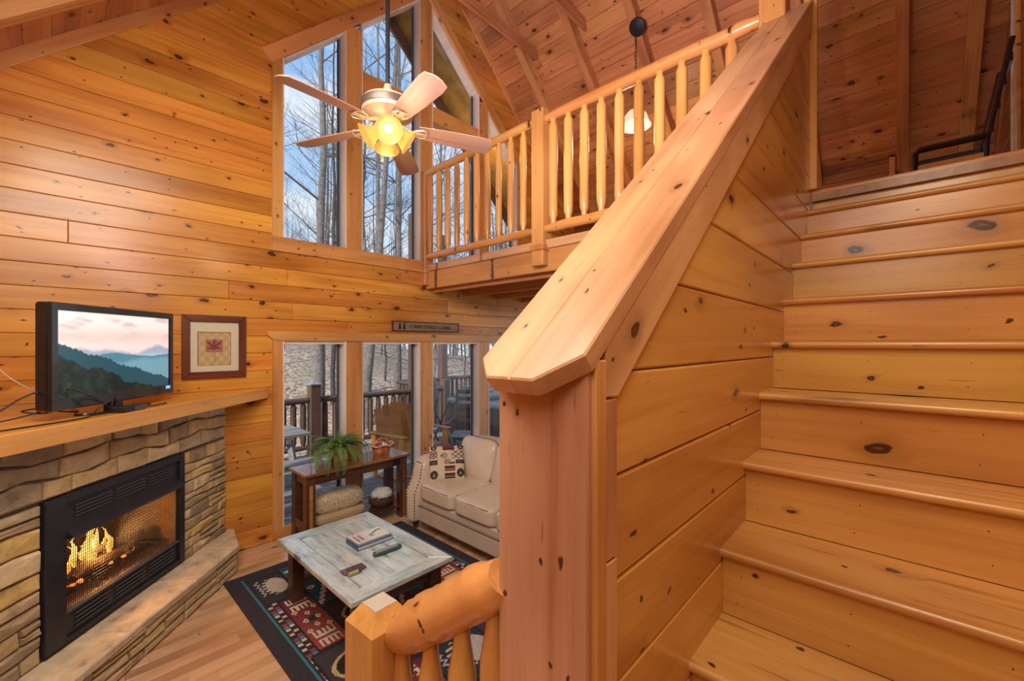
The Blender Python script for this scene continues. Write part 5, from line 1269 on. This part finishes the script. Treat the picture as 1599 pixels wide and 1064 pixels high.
B().lathe([(.045, -.06), (.062, -.045), (.066, -.02), (.05, .0)], 24).add('light_kit', BRASSY, fan, FM, 40)
for k in range(4):
    a = math.radians(-118+90*k); F = FM @ RZ(a) @ T_((.05, 0, -.06)) @ Matrix.Rotation(PI-1.0, 4, 'Y')
    sh_ = B().lathe([(.020, 0), (.028, .012), (.040, .03), (.052, .055), (.068, .085), (.082, .098), (.078, .098), (.062, .082), (.046, .05), (.03, .02)], 24, caps=False).add('glass_shade', SHADE, fan, F, 60)
    B().lathe([(.012, 0), (.022, .02), (.027, .045), (.022, .066), (.008, .076)], 14).add('bulb', BULB, sh_, F, 60)
    B().lathe([(.024, -.012), (.026, .012)], 14).add('socket', BRASSY, sh_, F, 40)
for (x, y, l) in ((.03, -.03, .12), (-.02, .03, .15)):
    p = B().tube([(x, y, -.06), (x, y, -.06-l)], .0012, 4).add('pull_chain', BRASSY, fan, FM, 0); B().lathe([(.002, 0), (.008, -.012), (.008, -.03), (.003, -.036)], 10).add('pull_knob', ORANGEW, p, FM @ T_((x, y, -.06-l)), 40)
light('fan_lamp', 'POINT', (FXc, FYc, FZc-.34), 8, (1, .78, .48), .12)

# pendant in the loft
PXc, PYc = 4.72, 2.37
zr = ZR-SL*(PXc-XR)-.165
pn = empty('pendant_lamp', T_((PXc, PYc, zr)), 'lit glass bell pendant hanging on a dark chain above the loft', 'lamp')
d = Vector((1, 0, -SL)).normalized(); B().lathe([(.10, 0), (.095, .02), (.02, .04)], 20).add('canopy', IRON, pn, frame((PXc-.055, PYc-.05, zr+.0), d, (-SL, 0, -1)), 40)
PZc = 4.58
n_ = int((zr-PZc-.2)/.045)
for i in range(n_):
    z = zr-.02-.045*(i+.5); b = B(); pts = [(.010*math.cos(t), 0, .030*math.sin(t)) for t in np.linspace(0, 2*PI, 11)]
    b.tube(pts, .003, 5); b.add('chain_link', IRON, pn, T_((PXc, PYc, z)) @ RZ(0 if i % 2 else PI/2), 60)
B().lathe([(.02, .26), (.03, .22), (.035, .19)], 16).add('cap', IRON, pn, T_((PXc, PYc, PZc-.08)), 40)
B().lathe([(.035, .19), (.09, .17), (.13, .12), (.15, .05), (.175, 0), (.17, 0), (.142, .05), (.12, .115), (.085, .16)], 28, caps=False).add('glass_shade', SHADE2, pn, T_((PXc, PYc, PZc-.08)), 60)
B().lathe([(.01, .15), (.03, .11), (.03, .07), (.01, .05)], 14).add('bulb', BULB, pn, T_((PXc, PYc, PZc-.08)), 60)
light('pendant_light', 'POINT', (PXc, PYc, PZc-.22), 30, (1, .78, .5), .1)

# loft armchair
lc = empty('loft_armchair', T_((4.75, -.3, ZL)), 'dark glossy wooden armchair on the loft at the top of the stairs', 'chair')
BW = plain('black_lacquer', (.025, .014, .014), .15, coat=.6)
for x in (4.58, 5.12):
    B().tube([(x, -.04, ZL+.01), (x, -.04, ZL+.50), (x, -.07, ZL+.53), (x, -.44, ZL+.53)], [.024, .024, .026, .026], 8, flat=1.3).add('arm_frame', BW, lc, ID, 50)
    B().tube([(x, -.40, ZL+.01), (x, -.42, ZL+.5), (x, -.54, ZL+1.18)], .018, 8).add('back_post', BW, lc, ID, 50)
    B().box((x-.012, -.42, ZL+.16), (x+.012, -.05, ZL+.20), .003).add('side_rail', BW, lc, ID, 0)
    B().box((x-.012, -.42, ZL+.36), (x+.012, -.05, ZL+.41), .003).add('side_rail', ORANGEW, lc, ID, 0)
B().box((4.59, -.42, ZL+.36), (5.11, -.04, ZL+.46), .03).add('seat', CHARCOAL, lc, ID, 0)
for k in range(4): B().box((4.6, -.018, -.03), (5.10, .0, .03), .004, M=None).add('back_slat', BW, lc, T_((0, -.44-.03*k, ZL+.58+.16*k)), 0)

# ------------------------------------------------------------------ outside: deck, railing, furniture, hot tub
dk = empty('floor_deck', T_((5, 7, 0)), kind='structure')
y = W+.17; k = 0
while y < 9.6:
    x1_ = 5.95 if y > 7.62 else 12
    if y <= 7.62: plank(dk, frame((0, 0, -.03), (1, 0, 0), Z), rect(-1, y, 5.9, y+.138), DECKP, .03, .004, 'deck_board')
    plank(dk, frame((0, 0, -.03), (1, 0, 0), Z), rect(5.905, y, 12.5, y+.138), DECKP, .03, .004, 'deck_board')
    y += .144
B().box((-1, W+.15, -.3), (12.5, 7.6, -.062)).add('deck_frame', BROWNX, dk, ID, 0)
B().box((5.9, 7.6, -.3), (12.5, 9.6, -.062)).add('deck_frame', BROWNX, dk, ID, 0)
def deckrail(p, q, label, n):
    p, q = Vector(p), Vector(q); e = empty('deck_railing', T_((p+q)/2+Vector((0, 0, -.03))), label, 'railing', 'stained log railings round the deck')
    rail_obj(e, 'handrail', p+Vector((0, 0, .94)), q+Vector((0, 0, .94)), .055, BROWNX, 21, .9)
    rail_obj(e, 'bottom_rail', p+Vector((0, 0, .14)), q+Vector((0, 0, .14)), .045, BROWNX, 22, .9)
    for i in range(n):
        c = p+(q-p)*(i+.5)/n; baluster(e, c.x, c.y, .16, .93, .046, BROWNW, i % 4)
deckrail((-.5, 7.5, 0), (2.96, 7.5, 0), 'dark brown log deck railing seen through the first lower window', 22)
deckrail((3.16, 7.5, 0), (3.52, 7.5, 0), 'short dark brown log railing between the capped post and the porch post', 2)
deckrail((3.7, 7.5, 0), (5.85, 7.5, 0), 'dark brown log deck railing seen through the second lower window', 13)
deckrail((5.9, 7.6, 0), (5.9, 9.4, 0), 'dark brown log railing running back from the deck corner', 11)
deckrail((6.0, 9.5, 0), (12.3, 9.5, 0), 'far dark brown log railing behind the hot tub', 38)
def dpost(name, x, y, s, h, label, cap=True):
    e = empty(name, T_((x, y, -.03)), label, 'post'); B().box((x-s, y-s, -.03), (x+s, y+s, h), .008).add('post_shaft', BROWNW, e, ID, 0)
    if cap:
        b = B(); b.poly([(-s-.012, -s-.012), (s+.012, -s-.012), (s+.012, s+.012), (-s-.012, s+.012)], 0, .02)
        b.lathe([(s*1.55, .02), (.01, .07)], 4, M=RZ(PI/4)); b.add('post_cap', TUBC, e, T_((x, y, h)), 0)
dpost('railing_post', 3.06, 7.5, .085, 1.20, 'square brown deck post with a grey pyramid cap')
dpost('porch_post', 3.60, 7.5, .065, 4.6, 'tall dark porch post beside the first lower window mullion', False)
dpost('porch_post', 5.07, 7.5, .075, 4.6, 'tall dark porch post at the right side of the second lower window', False)
dpost('railing_post', 5.9, 7.5, .085, 1.12, 'brown corner post of the deck railing beside the grill', False)
dpost('porch_post', 7.35, 9.45, .10, 4.9, 'thick weathered porch post standing behind the hot tub', False)
# hot tub
tx, ty = 5.5, 4.95
tb_ = empty('hot_tub', T_((tx+1, ty+1, -.03)), 'square hot tub with brown panelled skirt and grey shell on the deck', 'hot tub')
B().box((tx+.05, ty+.05, -.03), (tx+1.95, ty+1.95, .70), .03).add('skirt_core', SKIRT, tb_, ID, 0)
for i in range(9):
    B().box((tx+.03, ty+.06+i*.21, 0), (tx+.052, ty+.25+i*.21, .69), .006).add('skirt_panel', SKIRT, tb_, ID, 0)
    B().box((tx+.06+i*.21, ty+.03, 0), (tx+.25+i*.21, ty+.052, .69), .006).add('skirt_panel', SKIRT, tb_, ID, 0)
b = B().box((tx, ty, .70), (tx+2, ty+2, .80), .03); b.add('shell_rim', TUBG, tb_, ID, 0)
B().box((tx+.1, ty+1.0, .80), (tx+1.9, ty+1.92, .90), .03).add('folded_cover', TUBC, tb_, ID, 0)
B().box((tx+.22, ty+.2, .795), (tx+1.78, ty+1.0, .802)).add('water', plain('tub_water', (.35, .45, .47), .05), tb_, ID, 0)
cv = B()
for k in range(4): cv.tube([(tx+.1+.02*k, ty+1.55+.1*k, .9), (tx+.25, ty+1.5+.1*k, 1.0+.01*k), (tx+.45, ty+1.45+.08*k, .98), (tx+.6+.05*k, ty+1.4, .91)], .02, 6)
cv.add('cover_straps', TUBG, tb_, ID, 60)
# picnic table
pk = empty('picnic_table', T_((1.55, 6.1, -.03)), 'weathered grey picnic table with attached benches outside the first window', 'table')
for i in range(5): B().box((.7, 5.72+i*.15, .71), (2.3, 5.86+i*.15, .75), .005).add('table_board', DECKP, pk, ID, 0)
for y in (5.35, 5.50, 6.70, 6.85): B().box((.7, y, .42), (2.3, y+.13, .455), .005).add('bench_board', DECKP, pk, ID, 0)
for x in (1.0, 2.0):
    B().box((x, 5.72, .64), (x+.05, 6.46, .71)).add('cleat', DECKP, pk, ID, 0); B().box((x, 5.33, .33), (x+.05, 6.99, .42)).add('bench_beam', DECKP, pk, ID, 0)
    for s in (-1, 1): B().tube([(x+.07, 6.09+s*.62, -.01), (x+.07, 6.09+s*.25, .66)], .045, 4).add('leg', DECKP, pk, ID, 0)
# orange bench chair
oc = empty('deck_chair', T_((3.6, 5.5, -.03)), 'orange varnished slat back deck chair with a flat armrest', 'chair')
F = T_((3.65, 5.6, 0)) @ RZ(.15)
for i in range(5): B().box((-.38+i*.155, 0, 0), (-.24+i*.155, .025, .66-.03*abs(i-2)), .006).add('back_slat', ORANGEW, oc, F @ T_((0, .12, .36)) @ Matrix.Rotation(-.22, 4, 'X'), 0)
for i in range(5): B().box((-.38, -.42+i*.105, 0), (.38, -.325+i*.105, .022), .004).add('seat_slat', ORANGEW, oc, F @ T_((0, 0, .37)), 0)
for s in (-1, 1):
    B().box((s*.44-.05, -.50, .60), (s*.44+.05, .24, .625), .01).add('armrest', ORANGEW, oc, F, 0)
    B().box((s*.44-.02, -.46, 0), (s*.44+.02, -.36, .60), .004).add('front_leg', ORANGEW, oc, F, 0); B().box((s*.44-.02, .12, 0), (s*.44+.02, .22, .60), .004).add('rear_leg', ORANGEW, oc, F, 0)
    B().box((s*.44-.018, -.4, .33), (s*.44+.018, .2, .37), .004).add('seat_rail', ORANGEW, oc, F, 0)
for s in (-1, 1): B().tube([(s*.44, -.62, .11), (s*.44, -.35, .03), (s*.44, 0, .0), (s*.44, .35, .05), (s*.44, .65, .17)], .022, 8).add('rocker', ORANGEW, oc, F, 60)
# rocking chairs (dark)
def rocker(x, y, rz, label):
    e = empty('rocking_chair', T_((x, y, -.03)) @ RZ(rz), label, 'chair', None); F = WM[e.name]
    m = bpy.data.materials['brown_stained_log']
    for s in (-1, 1):
        B().tube([(s*.27, -.50, .10), (s*.27, -.25, .035), (s*.27, 0, .02), (s*.27, .3, .05), (s*.27, .55, .13)], .022, 8).add('rocker', m, e, F, 60)
        B().tube([(s*.27, -.24, .04), (s*.27, -.25, .62)], .022, 8).add('front_leg', m, e, F, 60)
        B().tube([(s*.26, .20, .05), (s*.26, .24, .42), (s*.25, .42, 1.14)], .022, 8).add('back_post', m, e, F, 60)
        B().box((s*.29-.04, -.30, .61), (s*.29+.04, .30, .635), .01).add('armrest', m, e, F, 0)
    for i in range(6): B().box((-.25, -.26+i*.085, .41), (.25, -.19+i*.085, .43), .004).add('seat_slat', TUBC, e, F, 0)
    for i in range(5): B().box((-.25, -.012, 0), (.25, .012, .07), .006).add('back_slat', m, e, F @ T_((0, .27+.030*i, .55+.125*i)), 0)
rocker(4.75, 5.45, -.9, 'dark ladder back rocking chair before the hot tub')
# portable grill
gr_ = empty('portable_grill', T_((4.9, 6.55, -.03)), 'grey covered grill on crossed black legs beside the deck corner', 'grill')
F = T_((4.9, 6.55, 0))
B().cushion(.13, .20, .27, .4, 8, T_((-.12, .1, 1.05)), puff=.1).add('grill_cover', TUBC, gr_, F, 60)
for s in (-1, 1): B().tube([(s*.26, -.2, -.02), (-s*.22, -.18, .82)], .014, 6).add('leg', BLACKM, gr_, F, 60); B().tube([(s*.26, .2, -.02), (-s*.22, .18, .82)], .014, 6).add('leg', BLACKM, gr_, F, 60)

# ------------------------------------------------------------------ hillside and trees
def hz(x, y):
    s = .33-.22*np.clip((x-8)/12, 0, 1); return -1.0+s*np.clip(y-8.0, 0, 60)-.0022*np.clip(y-8, 0, 60)**2+.25*np.sin(x*.6+y*.3)+.15*np.sin(y*1.1-x*.4)
n1, n2 = 130, 90
xs = np.linspace(-25, 75, n1+1); ys = np.linspace(7.7, 60, n2+1)
Xg, Yg = np.meshgrid(xs, ys); Zg = hz(Xg, Yg)
v = np.stack([Xg, Yg, Zg], -1).reshape(-1, 3); i = np.arange(n1)[None, :]+(np.arange(n2)*(n1+1))[:, None]; f = np.stack([i, i+1, i+n1+2, i+n1+1], -1).reshape(-1, 4)
me = bpy.data.meshes.new('hillside'); me.from_pydata(v.tolist(), [], f.tolist()); me.polygons.foreach_set('use_smooth', [True]*len(me.polygons))
tag(link('ground', me, None, ID, LEAVES), kind='structure')
B().box((-25, W+.2, -1.4), (75, 9, -1.0)).add('ground', LEAVES, None, ID, 0)['kind'] = 'structure'
def tree_mesh(name, h, r, lean, nb, depth, seedv, mat, first=.35, blen=.25):
    rn = random.Random(seedv); b = B()
    def branch(p, d, l, r, dep, k=5):
        n = 5 if dep < 2 else 3; pts = [p]; dd = d.copy()
        for i in range(n):
            dd = (dd+Vector((rn.uniform(-1, 1), rn.uniform(-1, 1), rn.uniform(-.3, .8)))*.16).normalized(); pts.append(pts[-1]+dd*l/n)
        b.tube(pts, [r*(1-.75*i/n) for i in range(n+1)], 3 if dep > 1 else 4, caps=False)
        if dep < depth:
            for i in range(rn.randint(2, 4) if dep else 5):
                t = rn.uniform(.25, .95); q = pts[0].lerp(pts[-1], t) if n == 0 else pts[min(n, max(1, int(t*n)))]
                a = rn.uniform(0, 2*PI); nd = (dd+Vector((math.cos(a), math.sin(a), rn.uniform(.0, .5)))*.75).normalized()
                branch(q, nd, l*rn.uniform(.45, .7), r*.42, dep+1)
    n = 14; pts = [Vector((0, 0, -1))]
    for i in range(n): pts.append(pts[-1]+Vector((lean*(h/n)+rn.uniform(-.05, .05), rn.uniform(-.06, .06), h/n)))
    b.tube(pts, [r*(1-.85*(i/n)**1.2) for i in range(n+1)], 10, caps=False)
    for i in range(nb):
        t = first+(1-first)*(i+.5)/nb; q = pts[min(n, int(t*n)+1)]; a = rn.uniform(0, 2*PI)
        branch(q, Vector((math.cos(a), math.sin(a), rn.uniform(.3, .9))).normalized(), h*blen*(1.15-t*.7), r*.32*(1.2-t), 0)
    return b.mesh(name, 60, mat)
TM = [tree_mesh('bare_tree', 19, .15, .0, 12, 2, 1, BARK), tree_mesh('bare_tree', 17, .12, .07, 12, 2, 2, BARK), tree_mesh('bare_tree', 15, .09, -.03, 16, 2, 3, BARKD, .2),
      tree_mesh('sapling', 8, .035, .03, 14, 2, 4, BARKD, .12, .3), tree_mesh('sapling', 7, .03, -.04, 14, 2, 5, BARKD, .12, .3)]
def treeat(name, k, x, y, s, rz, label, group=None):
    o = link(name, TM[k], None, T_((x, y, float(hz(x, y)))) @ RZ(rz) @ Matrix.Scale(s, 4)); tag(o, label, 'tree', group); return o
treeat('bare_tree', 0, 4.30, 10.15, .8, .3, 'tall straight grey tree seen through both left windows')
treeat('bare_tree', 0, 6.65, 10.6, .75, 2, 'straight grey tree in the middle of the second lower window')
treeat('bare_tree', 1, 5.35, 10.2, .9, -.6, 'leaning grey tree at the left of the second lower window')
treeat('bare_tree', 2, 5.4, 11.9, .8, 1, 'slender dark tree just right of the tallest grey trunk')
treeat('bare_tree', 1, 12.5, 17.0, 1.0, 4, 'forked looking grey tree behind the ceiling fan')
treeat('bare_tree', 2, 14.5, 16, 1.0, 5, 'dark slender tree beyond the third window')
rn = random.Random(21); cnt = 0
while cnt < 120:
    x, y = rn.uniform(-6, 45), rn.uniform(15, 50)
    if math.hypot(x, y) < 20: continue
    r_, d_ = .68*x-.733*y, .733*x+.68*y
    if d_ < 5 or abs(r_/d_+.28) > .42: continue
    cnt += 1; k = rn.choice([0, 1, 2, 2, 3, 3, 4]); treeat('bare_tree', k, x, y, rn.uniform(.75, 1.15), rn.uniform(0, 6.28), ['tall pale barked bare tree in the woods on the hill', 'slightly leaning bare tree in the woods on the hill', 'dark slender bare tree in the woods on the hill', 'young bushy bare tree in the woods on the hill', 'young drooping bare tree in the woods on the hill'][k], 'bare winter trees covering the hillside')
for i in range(60):
    x, y = rn.uniform(2, 22), rn.uniform(11.5, 19)
    treeat('sapling', 3+i % 2, x, y, rn.uniform(.7, 1.3), rn.uniform(0, 6.28), ['thin right leaning sapling on the near slope behind the deck', 'thin left leaning sapling on the near slope behind the deck'][i % 2], 'thin saplings on the near slope')
